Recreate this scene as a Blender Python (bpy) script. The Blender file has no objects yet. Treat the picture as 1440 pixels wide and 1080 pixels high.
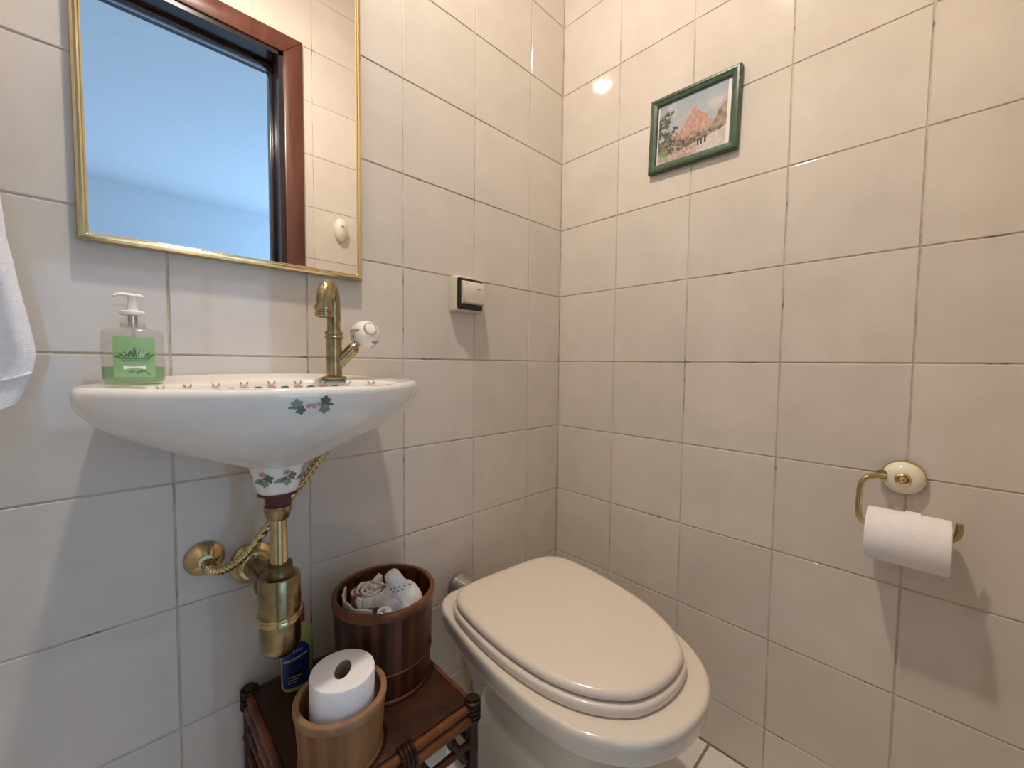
import bpy, bmesh, math, random
from math import sin, cos, pi, radians, sqrt, atan2
from mathutils import Vector, Matrix, noise
from mathutils.bvhtree import BVHTree

random.seed(7)
scene = bpy.context.scene
col = scene.collection
T = 0.2          # one wall tile; coordinates below are in tiles, heights counted from the eye-level grout row
Z0 = 0.912       # height of that grout row above the floor


def W(x, y, z):
    return Vector((x * T, y * T, z * T + Z0))


# ------------------------------------------------------------------ materials
def new_mat(name):
    m = bpy.data.materials.new(name)
    m.use_nodes = True
    nt = m.node_tree
    return m, nt, nt.nodes['Principled BSDF']


def N(nt, typ, **kw):
    n = nt.nodes.new(typ)
    for k, v in kw.items():
        if k.startswith('i_'):
            n.inputs[k[2:].replace('_', ' ')].default_value = v
        else:
            setattr(n, k, v)
    return n


def L(nt, a, b):
    nt.links.new(a, b)


def rgba(c):
    return (c[0], c[1], c[2], 1.0)


def mat(name, c1, c2=None, rough=0.5, metal=0.0, scale=20.0, stretch=(1, 1, 1), bump=0.0, bscale=None,
        coat=0.0, detail=4.0, spec=0.5, sheen=0.0, lo=0.35, hi=0.65, rough2=None, sss=0.0):
    m, nt, p = new_mat(name)
    p.inputs['Roughness'].default_value = rough
    p.inputs['Metallic'].default_value = metal
    p.inputs['Coat Weight'].default_value = coat
    p.inputs['Coat Roughness'].default_value = 0.08
    p.inputs['Specular IOR Level'].default_value = spec
    p.inputs['Sheen Weight'].default_value = sheen
    if sss:
        p.inputs['Subsurface Weight'].default_value = sss
        p.inputs['Subsurface Radius'].default_value = (0.01, 0.01, 0.01)
    tc = N(nt, 'ShaderNodeTexCoord')
    mp = N(nt, 'ShaderNodeMapping')
    mp.inputs['Scale'].default_value = stretch
    L(nt, tc.outputs['Object'], mp.inputs['Vector'])
    nz = N(nt, 'ShaderNodeTexNoise')
    nz.inputs['Scale'].default_value = scale
    nz.inputs['Detail'].default_value = detail
    L(nt, mp.outputs[0], nz.inputs['Vector'])
    if c2 is None:
        c2 = tuple(v * 0.94 for v in c1)
    r = N(nt, 'ShaderNodeValToRGB')
    r.color_ramp.elements[0].position = lo
    r.color_ramp.elements[0].color = rgba(c1)
    r.color_ramp.elements[1].position = hi
    r.color_ramp.elements[1].color = rgba(c2)
    L(nt, nz.outputs['Fac'], r.inputs['Fac'])
    L(nt, r.outputs[0], p.inputs['Base Color'])
    if rough2 is not None:
        mr = N(nt, 'ShaderNodeMapRange')
        mr.inputs['To Min'].default_value = rough
        mr.inputs['To Max'].default_value = rough2
        L(nt, nz.outputs['Fac'], mr.inputs['Value'])
        L(nt, mr.outputs[0], p.inputs['Roughness'])
    if bump:
        nb = N(nt, 'ShaderNodeTexNoise')
        nb.inputs['Scale'].default_value = bscale or scale * 4
        nb.inputs['Detail'].default_value = 3
        L(nt, mp.outputs[0], nb.inputs['Vector'])
        b = N(nt, 'ShaderNodeBump')
        b.inputs['Strength'].default_value = bump
        b.inputs['Distance'].default_value = 0.002
        L(nt, nb.outputs['Fac'], b.inputs['Height'])
        L(nt, b.outputs[0], p.inputs['Normal'])
    return m


def tile_mat(name, ca, cb, rough, var=0.05, rosy=(1.03, 0.98, 0.97)):
    """glazed ceramic with soft clouding, a slight change of tone from tile to tile and a faint orange peel"""
    m, nt, p = new_mat(name)
    tc = N(nt, 'ShaderNodeTexCoord')
    geo = N(nt, 'ShaderNodeNewGeometry')
    nz = N(nt, 'ShaderNodeTexNoise')
    nz.inputs['Scale'].default_value = 9.0
    nz.inputs['Detail'].default_value = 6.0
    nz.inputs['Roughness'].default_value = 0.6
    L(nt, tc.outputs['Object'], nz.inputs['Vector'])
    r = N(nt, 'ShaderNodeValToRGB')
    r.color_ramp.elements[0].position = 0.3
    r.color_ramp.elements[0].color = rgba(ca)
    r.color_ramp.elements[1].position = 0.7
    r.color_ramp.elements[1].color = rgba(cb)
    L(nt, nz.outputs['Fac'], r.inputs['Fac'])
    mr = N(nt, 'ShaderNodeMapRange')
    mr.inputs['To Min'].default_value = 1 - var
    mr.inputs['To Max'].default_value = 1 + var * 0.6
    L(nt, geo.outputs['Random Per Island'], mr.inputs['Value'])
    mx = N(nt, 'ShaderNodeVectorMath', operation='SCALE')
    L(nt, r.outputs[0], mx.inputs[0])
    L(nt, mr.outputs[0], mx.inputs['Scale'])
    L(nt, mx.outputs[0], p.inputs['Base Color'])
    p.inputs['Roughness'].default_value = rough
    p.inputs['Specular IOR Level'].default_value = 0.5
    nb = N(nt, 'ShaderNodeTexNoise')
    nb.inputs['Scale'].default_value = 26.0
    nb.inputs['Detail'].default_value = 2.0
    L(nt, tc.outputs['Object'], nb.inputs['Vector'])
    b = N(nt, 'ShaderNodeBump')
    b.inputs['Strength'].default_value = 0.006
    b.inputs['Distance'].default_value = 0.003
    L(nt, nb.outputs['Fac'], b.inputs['Height'])
    L(nt, b.outputs[0], p.inputs['Normal'])
    return m


def grout_mat():
    m, nt, p = new_mat('grout')
    tc = N(nt, 'ShaderNodeTexCoord')
    nz = N(nt, 'ShaderNodeTexNoise')
    nz.inputs['Scale'].default_value = 14.0
    nz.inputs['Detail'].default_value = 8.0
    nz.inputs['Roughness'].default_value = 0.7
    L(nt, tc.outputs['Object'], nz.inputs['Vector'])
    r = N(nt, 'ShaderNodeValToRGB')
    e = r.color_ramp.elements
    e[0].position = 0.32
    e[0].color = rgba((0.03, 0.022, 0.016))
    e[1].position = 0.62
    e[1].color = rgba((0.64, 0.58, 0.50))
    x = e.new(0.41)
    x.color = rgba((0.44, 0.38, 0.31))
    L(nt, nz.outputs['Fac'], r.inputs['Fac'])
    L(nt, r.outputs[0], p.inputs['Base Color'])
    p.inputs['Roughness'].default_value = 0.85
    return m


def stave_mat(name, cols, n, rough=0.35, coat=0.0, grain=0.35):
    """turned wood built of vertical staves: tone changes stave by stave, fine grain runs up"""
    m, nt, p = new_mat(name)
    tc = N(nt, 'ShaderNodeTexCoord')
    sx = N(nt, 'ShaderNodeSeparateXYZ')
    L(nt, tc.outputs['Object'], sx.inputs[0])
    at = N(nt, 'ShaderNodeMath', operation='ARCTAN2')
    L(nt, sx.outputs['Y'], at.inputs[0])
    L(nt, sx.outputs['X'], at.inputs[1])
    mu = N(nt, 'ShaderNodeMath', operation='MULTIPLY')
    mu.inputs[1].default_value = n / (2 * pi)
    L(nt, at.outputs[0], mu.inputs[0])
    fl = N(nt, 'ShaderNodeMath', operation='FLOOR')
    L(nt, mu.outputs[0], fl.inputs[0])
    wn = N(nt, 'ShaderNodeTexWhiteNoise', noise_dimensions='1D')
    L(nt, fl.outputs[0], wn.inputs['W'])
    mp = N(nt, 'ShaderNodeMapping')
    mp.inputs['Scale'].default_value = (60, 60, 5)
    L(nt, tc.outputs['Object'], mp.inputs[0])
    nz = N(nt, 'ShaderNodeTexNoise')
    nz.inputs['Scale'].default_value = 3.0
    nz.inputs['Detail'].default_value = 5
    L(nt, mp.outputs[0], nz.inputs['Vector'])
    mix = N(nt, 'ShaderNodeMix')
    mix.inputs['Factor'].default_value = grain
    L(nt, wn.outputs['Value'], mix.inputs['A'])
    L(nt, nz.outputs['Fac'], mix.inputs['B'])
    r = N(nt, 'ShaderNodeValToRGB')
    r.color_ramp.elements[0].position = 0.1
    r.color_ramp.elements[0].color = rgba(cols[0])
    r.color_ramp.elements[1].position = 0.9
    r.color_ramp.elements[1].color = rgba(cols[1])
    L(nt, mix.outputs[0], r.inputs['Fac'])
    L(nt, r.outputs[0], p.inputs['Base Color'])
    p.inputs['Roughness'].default_value = rough
    p.inputs['Coat Weight'].default_value = coat
    p.inputs['Specular IOR Level'].default_value = 0.22
    return m


def attr_mat(name, rough=0.6):
    m, nt, p = new_mat(name)
    a = N(nt, 'ShaderNodeAttribute', attribute_name='paint')
    L(nt, a.outputs['Color'], p.inputs['Base Color'])
    p.inputs['Roughness'].default_value = rough
    return m


def clear_mat(name, tint, mixf, rough=0.08, body=None):
    """thin clear plastic: lets straight through what is behind, reflects by Fresnel, optional body colour"""
    m, nt, p = new_mat(name)
    nt.nodes.remove(p)
    out = nt.nodes['Material Output']
    tr = N(nt, 'ShaderNodeBsdfTransparent')
    tr.inputs['Color'].default_value = rgba(tint)
    gl = N(nt, 'ShaderNodeBsdfGlossy')
    gl.inputs['Roughness'].default_value = rough
    lw_ = N(nt, 'ShaderNodeLayerWeight')
    lw_.inputs['Blend'].default_value = 0.25
    fr = N(nt, 'ShaderNodeMath', operation='MULTIPLY_ADD')
    fr.inputs[1].default_value = 0.22
    fr.inputs[2].default_value = 0.04
    L(nt, lw_.outputs['Facing'], fr.inputs[0])
    base = tr.outputs[0]
    if body:
        df = N(nt, 'ShaderNodeBsdfDiffuse')
        df.inputs['Color'].default_value = rgba(body)
        ms = N(nt, 'ShaderNodeMixShader')
        nz = N(nt, 'ShaderNodeTexNoise')
        nz.inputs['Scale'].default_value = 60
        mr = N(nt, 'ShaderNodeMapRange')
        mr.inputs['To Min'].default_value = max(0, mixf - 0.06)
        mr.inputs['To Max'].default_value = mixf + 0.06
        L(nt, nz.outputs['Fac'], mr.inputs['Value'])
        L(nt, mr.outputs[0], ms.inputs[0])
        L(nt, tr.outputs[0], ms.inputs[1])
        L(nt, df.outputs[0], ms.inputs[2])
        base = ms.outputs[0]
    m2 = N(nt, 'ShaderNodeMixShader')
    L(nt, fr.outputs[0], m2.inputs[0])
    L(nt, base, m2.inputs[1])
    L(nt, gl.outputs[0], m2.inputs[2])
    L(nt, m2.outputs[0], out.inputs['Surface'])
    return m


def emit_mat(name, c, s):
    m, nt, p = new_mat(name)
    p.inputs['Base Color'].default_value = rgba((0.9, 0.85, 0.75))
    p.inputs['Emission Color'].default_value = rgba(c)
    p.inputs['Emission Strength'].default_value = s
    return m


M = {}
M['tile'] = tile_mat('wall_tile', (0.672, 0.618, 0.545), (0.607, 0.553, 0.485), 0.06)
M['floor_tile'] = tile_mat('floor_tile', (0.80, 0.77, 0.71), (0.76, 0.72, 0.66), 0.15)
M['grout'] = grout_mat()
M['floor_grout'] = mat('floor_grout', (0.32, 0.22, 0.13), (0.25, 0.17, 0.10), rough=0.9)
M['paint_white'] = mat('white_paint', (0.80, 0.79, 0.77), (0.78, 0.77, 0.75), rough=0.8, bump=0.15, bscale=200)
M['plaster'] = mat('beige_plaster', (0.66, 0.60, 0.53), (0.63, 0.57, 0.50), rough=0.85, bump=0.15, bscale=150)
M['corridor_floor'] = mat('corridor_floor', (0.55, 0.50, 0.45), (0.48, 0.44, 0.39), rough=0.35, stretch=(1, 12, 1))
M['ceramic'] = mat('white_ceramic', (0.83, 0.80, 0.74), (0.81, 0.78, 0.72), rough=0.10, scale=6, coat=0.4)
M['toilet'] = mat('cream_ceramic', (0.74, 0.66, 0.55), (0.72, 0.64, 0.535), rough=0.12, scale=5, coat=0.4)
M['seat'] = mat('cream_seat_plastic', (0.74, 0.645, 0.55), (0.72, 0.63, 0.535), rough=0.22, scale=8)
M['gold'] = mat('polished_gold', (0.74, 0.60, 0.33), (0.71, 0.57, 0.31), rough=0.16, metal=1, scale=8)
M['brass'] = mat('aged_brass', (0.45, 0.36, 0.19), (0.21, 0.16, 0.075), rough=0.17, metal=1, scale=55, rough2=0.34, lo=0.3, hi=0.75)
M['brass_dark'] = mat('dark_brass', (0.22, 0.16, 0.075), (0.11, 0.08, 0.035), rough=0.3, metal=1, scale=60)
M['brass_bright'] = mat('bright_brass', (0.70, 0.56, 0.30), (0.55, 0.43, 0.21), rough=0.2, metal=1, scale=40)
M['chrome'] = mat('worn_chrome', (0.62, 0.60, 0.56), (0.45, 0.43, 0.40), rough=0.22, metal=1, scale=70)
M['mirror'] = mat('mirror_glass', (0.93, 0.94, 0.95), (0.93, 0.94, 0.95), rough=0.0, metal=1)
M['wood_red'] = mat('reddish_door_wood', (0.120, 0.036, 0.020), (0.080, 0.022, 0.013), rough=0.32, scale=6, stretch=(8, 8, 1), coat=0.15)
M['wood_shaded'] = mat('shaded_door_wood', (0.026, 0.017, 0.018), (0.018, 0.013, 0.014), rough=0.2, scale=6, stretch=(8, 8, 1))  # door wood in shade: the jamb's darkness is put into the colour
M['leaf'] = mat('printed_green', (0.10, 0.14, 0.09), (0.16, 0.21, 0.15), rough=0.15, scale=220)
M['leaf_light'] = mat('printed_pale_green', (0.30, 0.34, 0.27), (0.22, 0.27, 0.20), rough=0.15, scale=220)
M['rose'] = mat('printed_rose', (0.56, 0.27, 0.24), (0.45, 0.19, 0.17), rough=0.15, scale=220)
M['rose_pale'] = mat('printed_pale_rose', (0.72, 0.48, 0.42), (0.64, 0.40, 0.35), rough=0.15, scale=220)
M['gilt'] = mat('printed_gilt', (0.45, 0.34, 0.16), (0.36, 0.26, 0.11), rough=0.25, metal=0.7)
M['red_seal'] = mat('dark_red_seal', (0.13, 0.03, 0.022), (0.08, 0.018, 0.014), rough=0.5)
M['black'] = mat('black_plastic', (0.012, 0.011, 0.010), (0.018, 0.016, 0.015), rough=0.35)
M['switch'] = mat('ivory_plastic', (0.62, 0.56, 0.44), (0.59, 0.53, 0.41), rough=0.35, scale=40)
M['ivory'] = mat('ivory_porcelain', (0.87, 0.82, 0.66), (0.84, 0.78, 0.61), rough=0.15, coat=0.4)
M['paper'] = mat('white_tissue', (0.86, 0.83, 0.83), (0.83, 0.80, 0.80), rough=0.95, scale=60, bump=0.25, bscale=500)
M['core'] = mat('cardboard_core', (0.36, 0.27, 0.19), (0.30, 0.22, 0.15), rough=0.9)
M['towel'] = mat('white_terry', (0.86, 0.87, 0.89), (0.82, 0.83, 0.86), rough=1.0, scale=90, bump=0.8, bscale=700, sheen=0.3)
M['cloth'] = mat('cream_cloth', (0.78, 0.72, 0.63), (0.72, 0.65, 0.56), rough=0.95, scale=50, bump=0.4, bscale=600)
M['cloth_white'] = mat('white_cloth', (0.85, 0.83, 0.80), (0.80, 0.78, 0.75), rough=0.9, scale=50, bump=0.3, bscale=500)
M['cloth_blue'] = mat('bluish_white_plastic', (0.72, 0.73, 0.78), (0.66, 0.67, 0.73), rough=0.25, scale=40, bump=0.5, bscale=120)
M['floral'] = mat('floral_cloth', (0.78, 0.71, 0.62), (0.26, 0.08, 0.055), rough=0.9, scale=42, lo=0.51, hi=0.59, detail=3, bump=0.3, bscale=500)
M['bucket_dark'] = stave_mat('dark_stave_wood', ((0.022, 0.0055, 0.003), (0.105, 0.034, 0.012)), 44, rough=0.34, coat=0.05)
M['hoop_dark'] = mat('dark_hoop_wood', (0.17, 0.058, 0.020), (0.10, 0.032, 0.012), rough=0.3, scale=30, coat=0.1, spec=0.22)
M['bucket_light'] = stave_mat('light_stave_wood', ((0.185, 0.078, 0.030), (0.33, 0.160, 0.066)), 28, rough=0.5)
M['hoop_light'] = mat('light_hoop_wood', (0.33, 0.18, 0.085), (0.24, 0.12, 0.052), rough=0.5, scale=60)
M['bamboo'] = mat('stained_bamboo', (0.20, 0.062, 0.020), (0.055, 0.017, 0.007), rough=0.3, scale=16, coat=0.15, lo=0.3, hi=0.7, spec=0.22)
M['bamboo_dark'] = mat('stained_shaded_bamboo', (0.040, 0.013, 0.006), (0.014, 0.005, 0.003), rough=0.32, scale=22, coat=0.1, spec=0.22)  # dark stain; on the front struts it also carries their shade
M['table_top'] = mat('dark_woven_top', (0.050, 0.017, 0.007), (0.026, 0.009, 0.004), rough=0.45, scale=30, bump=0.3, bscale=180, spec=0.22)
M['pump'] = mat('translucent_white_plastic', (0.80, 0.77, 0.74), (0.77, 0.74, 0.71), rough=0.3, sss=0.2)
M['clear'] = clear_mat('clear_plastic', (0.93, 0.93, 0.92), 0.10, body=(0.8, 0.8, 0.78))
M['soap'] = clear_mat('green_soap', (0.45, 0.80, 0.46), 0.35, body=(0.36, 0.66, 0.34))
M['label_green'] = mat('green_label', (0.25, 0.44, 0.19), (0.32, 0.50, 0.25), rough=0.4, scale=30)
M['label_ink'] = mat('dark_green_ink', (0.05, 0.15, 0.05), (0.07, 0.19, 0.07), rough=0.4)
M['label_pale'] = mat('pale_green_ink', (0.48, 0.66, 0.44), (0.44, 0.62, 0.40), rough=0.4)
M['label_white'] = mat('white_label_patch', (0.85, 0.86, 0.82), rough=0.4)
M['frame_green'] = mat('green_painted_wood', (0.060, 0.110, 0.068), (0.040, 0.078, 0.048), rough=0.35, scale=60, bump=0.2, bscale=200)
M['mat_white'] = mat('off_white_mount', (0.78, 0.76, 0.73), rough=0.7)
M['painting'] = attr_mat('painted_landscape')
M['red_cap'] = mat('red_cap_plastic', (0.50, 0.012, 0.018), (0.45, 0.01, 0.015), rough=0.35)
M['bottle_yellow'] = mat('yellow_green_plastic', (0.50, 0.50, 0.12), (0.44, 0.44, 0.10), rough=0.3)
M['bottle_blue'] = mat('blue_label_print', (0.015, 0.045, 0.24), (0.01, 0.03, 0.16), rough=0.4, scale=60)
M['bottle_dark'] = mat('dark_label_print', (0.012, 0.016, 0.035), (0.02, 0.025, 0.05), rough=0.4)
M['label_cream'] = mat('cream_label_print', (0.55, 0.48, 0.34), (0.35, 0.30, 0.22), rough=0.5, scale=120)
M['bag'] = mat('cream_paper', (0.80, 0.74, 0.62), (0.76, 0.69, 0.57), rough=0.85, scale=30)
M['bulb'] = emit_mat('lit_bulb', (1.0, 0.875, 0.755), 910.0)
M['lamp_white'] = mat('lamp_white', (0.8, 0.8, 0.78), rough=0.4)
M['hook'] = mat('cream_hook_plastic', (0.75, 0.69, 0.56), (0.72, 0.66, 0.53), rough=0.3)


# ------------------------------------------------------------------ mesh helpers
def perp(d):
    d = d.normalized()
    a = Vector((0, 0, 1)) if abs(d.z) < 0.9 else Vector((1, 0, 0))
    u = d.cross(a).normalized()
    return u, d.cross(u).normalized()


class MB:
    def __init__(self):
        self.v, self.f, self.m, self.c = [], [], [], {}

    def add(self, vs, fs, mi=0):
        o = len(self.v)
        self.v += [Vector(x) for x in vs]
        for f in fs:
            self.f.append([o + i for i in f])
            self.m.append(mi)
        return self

    def loft(self, rings, mi=0, cap0=True, cap1=True, closed=True):
        n = len(rings[0])
        vs, fs = [], []
        for r in rings:
            vs += list(r)
        for k in range(len(rings) - 1):
            for i in range(n if closed else n - 1):
                j = (i + 1) % n
                fs.append((k * n + i, k * n + j, (k + 1) * n + j, (k + 1) * n + i))
        if closed:
            for flag, base in ((cap0, 0), (cap1, (len(rings) - 1) * n)):
                if flag:
                    c = sum((vs[base + i] for i in range(n)), Vector()) / n
                    vs.append(c)
                    ci = len(vs) - 1
                    for i in range(n):
                        fs.append((base + i, base + (i + 1) % n, ci))
        return self.add(vs, fs, mi)

    def tube(self, pts, r, n=16, mi=0, cap=True, lobes=None, oval=1.0, updir=None):
        """round bar along pts; r a number or one radius per point; lobes=(count, depth, twist per point)"""
        pts = [Vector(p) for p in pts]
        rr = r if isinstance(r, (list, tuple)) else [r] * len(pts)
        rings = []
        u = None
        for k, p in enumerate(pts):
            d = (pts[min(k + 1, len(pts) - 1)] - pts[max(k - 1, 0)]).normalized()
            if u is None:
                u = perp(d)[0] if updir is None else (updir - d * updir.dot(d)).normalized()
            else:
                u = (u - d * u.dot(d)).normalized()
            w = d.cross(u)
            ring = []
            for i in range(n):
                a = 2 * pi * i / n
                q = rr[k]
                if lobes:
                    q *= 1 + lobes[1] * cos(lobes[0] * (a - lobes[2] * k))
                ring.append(p + u * (cos(a) * q) + w * (sin(a) * q * oval))
            rings.append(ring)
        return self.loft(rings, mi, cap, cap)

    def lathe(self, prof, c, axis=(0, 0, 1), n=48, mi=0, cap0=True, cap1=True, sx=1.0, sy=1.0, u=None):
        """prof: list of (radius, height along axis) from c"""
        ax = Vector(axis).normalized()
        if u is None:
            u, w = perp(ax)
        else:
            u = Vector(u).normalized()
            w = ax.cross(u)
        c = Vector(c)
        rings = [[c + ax * h + u * (cos(2 * pi * i / n) * r * sx) + w * (sin(2 * pi * i / n) * r * sy)
                  for i in range(n)] for r, h in prof]
        return self.loft(rings, mi, cap0, cap1)

    def box(self, lo, hi, b=0.0, mi=0):
        lo, hi = Vector(lo), Vector(hi)
        bm = bmesh.new()
        bmesh.ops.create_cube(bm, size=1)
        for v in bm.verts:
            v.co = Vector(((lo[i] + hi[i]) / 2 + v.co[i] * (hi[i] - lo[i])) for i in range(3))
        if b:
            bmesh.ops.bevel(bm, geom=bm.edges[:], offset=b, segments=2, affect='EDGES', profile=0.5)
        bm.verts.index_update()
        self.add([v.co.copy() for v in bm.verts], [[v.index for v in f.verts] for f in bm.faces], mi)
        bm.free()
        return self

    def prism(self, outline, thick, frame, b=0.0, mi=0):
        """outline of (u, v) pushed out by thick along frame=(origin,u,v,n), edge rounded by b"""
        o, u, v, n = frame
        cu = sum(p[0] for p in outline) / len(outline)
        cv = sum(p[1] for p in outline) / len(outline)
        rad = max(abs(p[0] - cu) + abs(p[1] - cv) for p in outline)
        rings = []
        lv = [(0, 0.0)]
        if b:
            lv += [(0, thick - b), (0.35 * b, thick - 0.3 * b), (b, thick)]
        else:
            lv += [(0, thick)]
        for ins, h in lv:
            s = 1 - ins / rad * 1.4
            rings.append([o + u * (cu + (p[0] - cu) * s) + v * (cv + (p[1] - cv) * s) + n * h for p in outline])
        return self.loft(rings, mi)

    def sphere(self, c, r, n=24, mi=0, s=(1, 1, 1)):
        prof = [(max(1e-5, r * sin(pi * k / n)), -r * cos(pi * k / n)) for k in range(n + 1)]
        c = Vector(c)
        o = len(self.v)
        self.lathe(prof, (0, 0, 0), n=n * 2, mi=mi, cap0=False, cap1=False, u=(1, 0, 0))
        for i in range(o, len(self.v)):
            q = self.v[i]
            self.v[i] = c + Vector((q.x * s[0], q.y * s[1], q.z * s[2]))
        return self

    def bvh(self):
        return BVHTree.FromPolygons(self.v, self.f)

    def decal(self, tree, o, d, u, polys, off=0.00035):
        """small printed shapes laid on the surface met from o along d; polys: (material index, [(u, v)...]) in metres"""
        d = Vector(d).normalized()
        u = (Vector(u) - d * Vector(u).dot(d)).normalized()
        v = u.cross(d) * -1
        if v.z < 0 and abs(v.z) > 0.2:
            v = -v
        o = Vector(o)
        for k, (mi, pl) in enumerate(polys):
            cu = sum(p[0] for p in pl) / len(pl)
            cv = sum(p[1] for p in pl) / len(pl)
            vs = []
            for (a, b) in [(cu, cv)] + list(pl):
                q = o + u * a + v * b
                loc, nor, idx, dist = tree.ray_cast(q, d)
                if loc is None:
                    vs = None
                    break
                if nor.dot(d) > 0:
                    nor = -nor
                vs.append(loc + nor * (off + 0.00004 * k))
            if vs:
                n = len(pl)
                self.add(vs, [(0, 1 + i, 1 + (i + 1) % n) for i in range(n)], mi)
        return self

    def build(self, name, mats, parent=None, sharp=35, smooth=True, colors=None):
        off = parent_world(parent)
        me = bpy.data.meshes.new(name)
        me.from_pydata([tuple(v - off) for v in self.v], [], self.f)
        if not isinstance(mats, (list, tuple)):
            mats = [mats]
        for m in mats:
            me.materials.append(m)
        me.polygons.foreach_set('material_index', self.m)
        bm = bmesh.new()
        bm.from_mesh(me)
        bmesh.ops.recalc_face_normals(bm, faces=bm.faces[:])
        bm.to_mesh(me)
        bm.free()
        if smooth:
            me.polygons.foreach_set('use_smooth', [True] * len(me.polygons))
            me.set_sharp_from_angle(angle=radians(sharp))
        if colors:
            a = me.color_attributes.new('paint', 'FLOAT_COLOR', 'POINT')
            for i, c in enumerate(colors):
                a.data[i].color = (c[0], c[1], c[2], 1)
        me.update()
        o = bpy.data.objects.new(name, me)
        col.objects.link(o)
        if parent is not None:
            o.parent = parent
        return o


def parent_world(o):
    v = Vector((0, 0, 0))
    while o is not None:
        v = v + o.location
        o = o.parent
    return v


def tag(o, label=None, cat=None, group=None, kind=None):
    if label:
        o['label'] = label
    if cat:
        o['category'] = cat
    if group:
        o['group'] = group
    if kind:
        o['kind'] = kind
    return o


def thing(name, loc, label, cat):
    o = bpy.data.objects.new(name, None)
    o.empty_display_size = 0.02
    col.objects.link(o)
    o.location = loc
    return tag(o, label, cat)


def struct(o, label, cat):
    return tag(o, label, cat, kind='structure')


def arc(c, u, v, r, a0, a1, n):
    return [Vector(c) + Vector(u) * (r * cos(a0 + (a1 - a0) * k / n)) + Vector(v) * (r * sin(a0 + (a1 - a0) * k / n))
            for k in range(n + 1)]


def smooth_path(pts, n=8):
    """Catmull-Rom through pts"""
    pts = [Vector(p) for p in pts]
    P = [pts[0] * 2 - pts[1]] + pts + [pts[-1] * 2 - pts[-2]]
    out = []
    for i in range(1, len(P) - 2):
        for k in range(n):
            t = k / n
            out.append(0.5 * ((2 * P[i]) + (-P[i - 1] + P[i + 1]) * t + (2 * P[i - 1] - 5 * P[i] + 4 * P[i + 1] - P[i + 2]) * t * t
                              + (-P[i - 1] + 3 * P[i] - 3 * P[i + 1] + P[i + 2]) * t ** 3))
    out.append(pts[-1])
    return out


def closed_spline(half, n=12):
    """half outline [(hw, y)...] from back centre to front centre, mirrored and splined; returns [(x, y)]"""
    right = [Vector((a, b, 0)) for a, b in half]
    left = [Vector((-a, b, 0)) for a, b in half[-2:0:-1]]
    P = right + left
    k = len(P)
    out = []
    for i in range(k):
        p0, p1, p2, p3 = P[i - 1], P[i], P[(i + 1) % k], P[(i + 2) % k]
        for s in range(n):
            t = s / n
            q = 0.5 * ((2 * p1) + (p2 - p0) * t + (2 * p0 - 5 * p1 + 4 * p2 - p3) * t * t + (3 * p1 - p0 - 3 * p2 + p3) * t ** 3)
            out.append((q.x, q.y))
    return out


def ell(cx, cy, a, b, n=14, rot=0.0):
    return [(cx + a * cos(2 * pi * i / n) * cos(rot) - b * sin(2 * pi * i / n) * sin(rot),
             cy + a * cos(2 * pi * i / n) * sin(rot) + b * sin(2 * pi * i / n) * cos(rot)) for i in range(n)]


def leafp(cx, cy, ln, wd, rot):
    pts = []
    for i in range(7):
        t = i / 6
        pts.append((t * ln, wd * sin(pi * t) ** 0.8))
    for i in range(5, 0, -1):
        t = i / 6
        pts.append((t * ln, -wd * sin(pi * t) ** 0.8))
    return [(cx + x * cos(rot) - y * sin(rot), cy + x * sin(rot) + y * cos(rot)) for x, y in pts]


def ivyleaf(cx, cy, s, rot):
    out = []
    for i in range(20):
        a = 2 * pi * i / 20
        r = s * (0.62 + 0.38 * abs(cos(2.5 * a)))
        out.append((cx + r * cos(a + rot), cy + r * sin(a + rot)))
    return out


def rose(cx, cy, s, dark, pale, n=5):
    pl = [(pale, ell(cx + s * 0.55 * cos(2 * pi * k / n), cy + s * 0.5 * sin(2 * pi * k / n), s * 0.48, s * 0.36, 10, 2 * pi * k / n)) for k in range(n)]
    pl += [(dark, ell(cx, cy, s * 0.42, s * 0.36, 10)), (pale, ell(cx + s * 0.08, cy + s * 0.06, s * 0.22, s * 0.16, 8)),
           (dark, ell(cx - s * 0.55, cy - s * 0.1, s * 0.12, s * 0.3, 8)), (dark, ell(cx + s * 0.6, cy, s * 0.12, s * 0.28, 8))]
    return pl


# ------------------------------------------------------------------ room shell
GAP = 0.0028


def rect_sub(r, h):
    """rectangle r minus rectangle h -> list of rectangles"""
    x0, y0, x1, y1 = r
    a0, b0, a1, b1 = h
    if a0 >= x1 or a1 <= x0 or b0 >= y1 or b1 <= y0:
        return [r]
    out = []
    if x0 < a0:
        out.append((x0, y0, a0, y1))
    if a1 < x1:
        out.append((a1, y0, x1, y1))
    mx0, mx1 = max(x0, a0), min(x1, a1)
    if y0 < b0:
        out.append((mx0, y0, mx1, b0))
    if b1 < y1:
        out.append((mx0, b1, mx1, y1))
    return out


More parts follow.
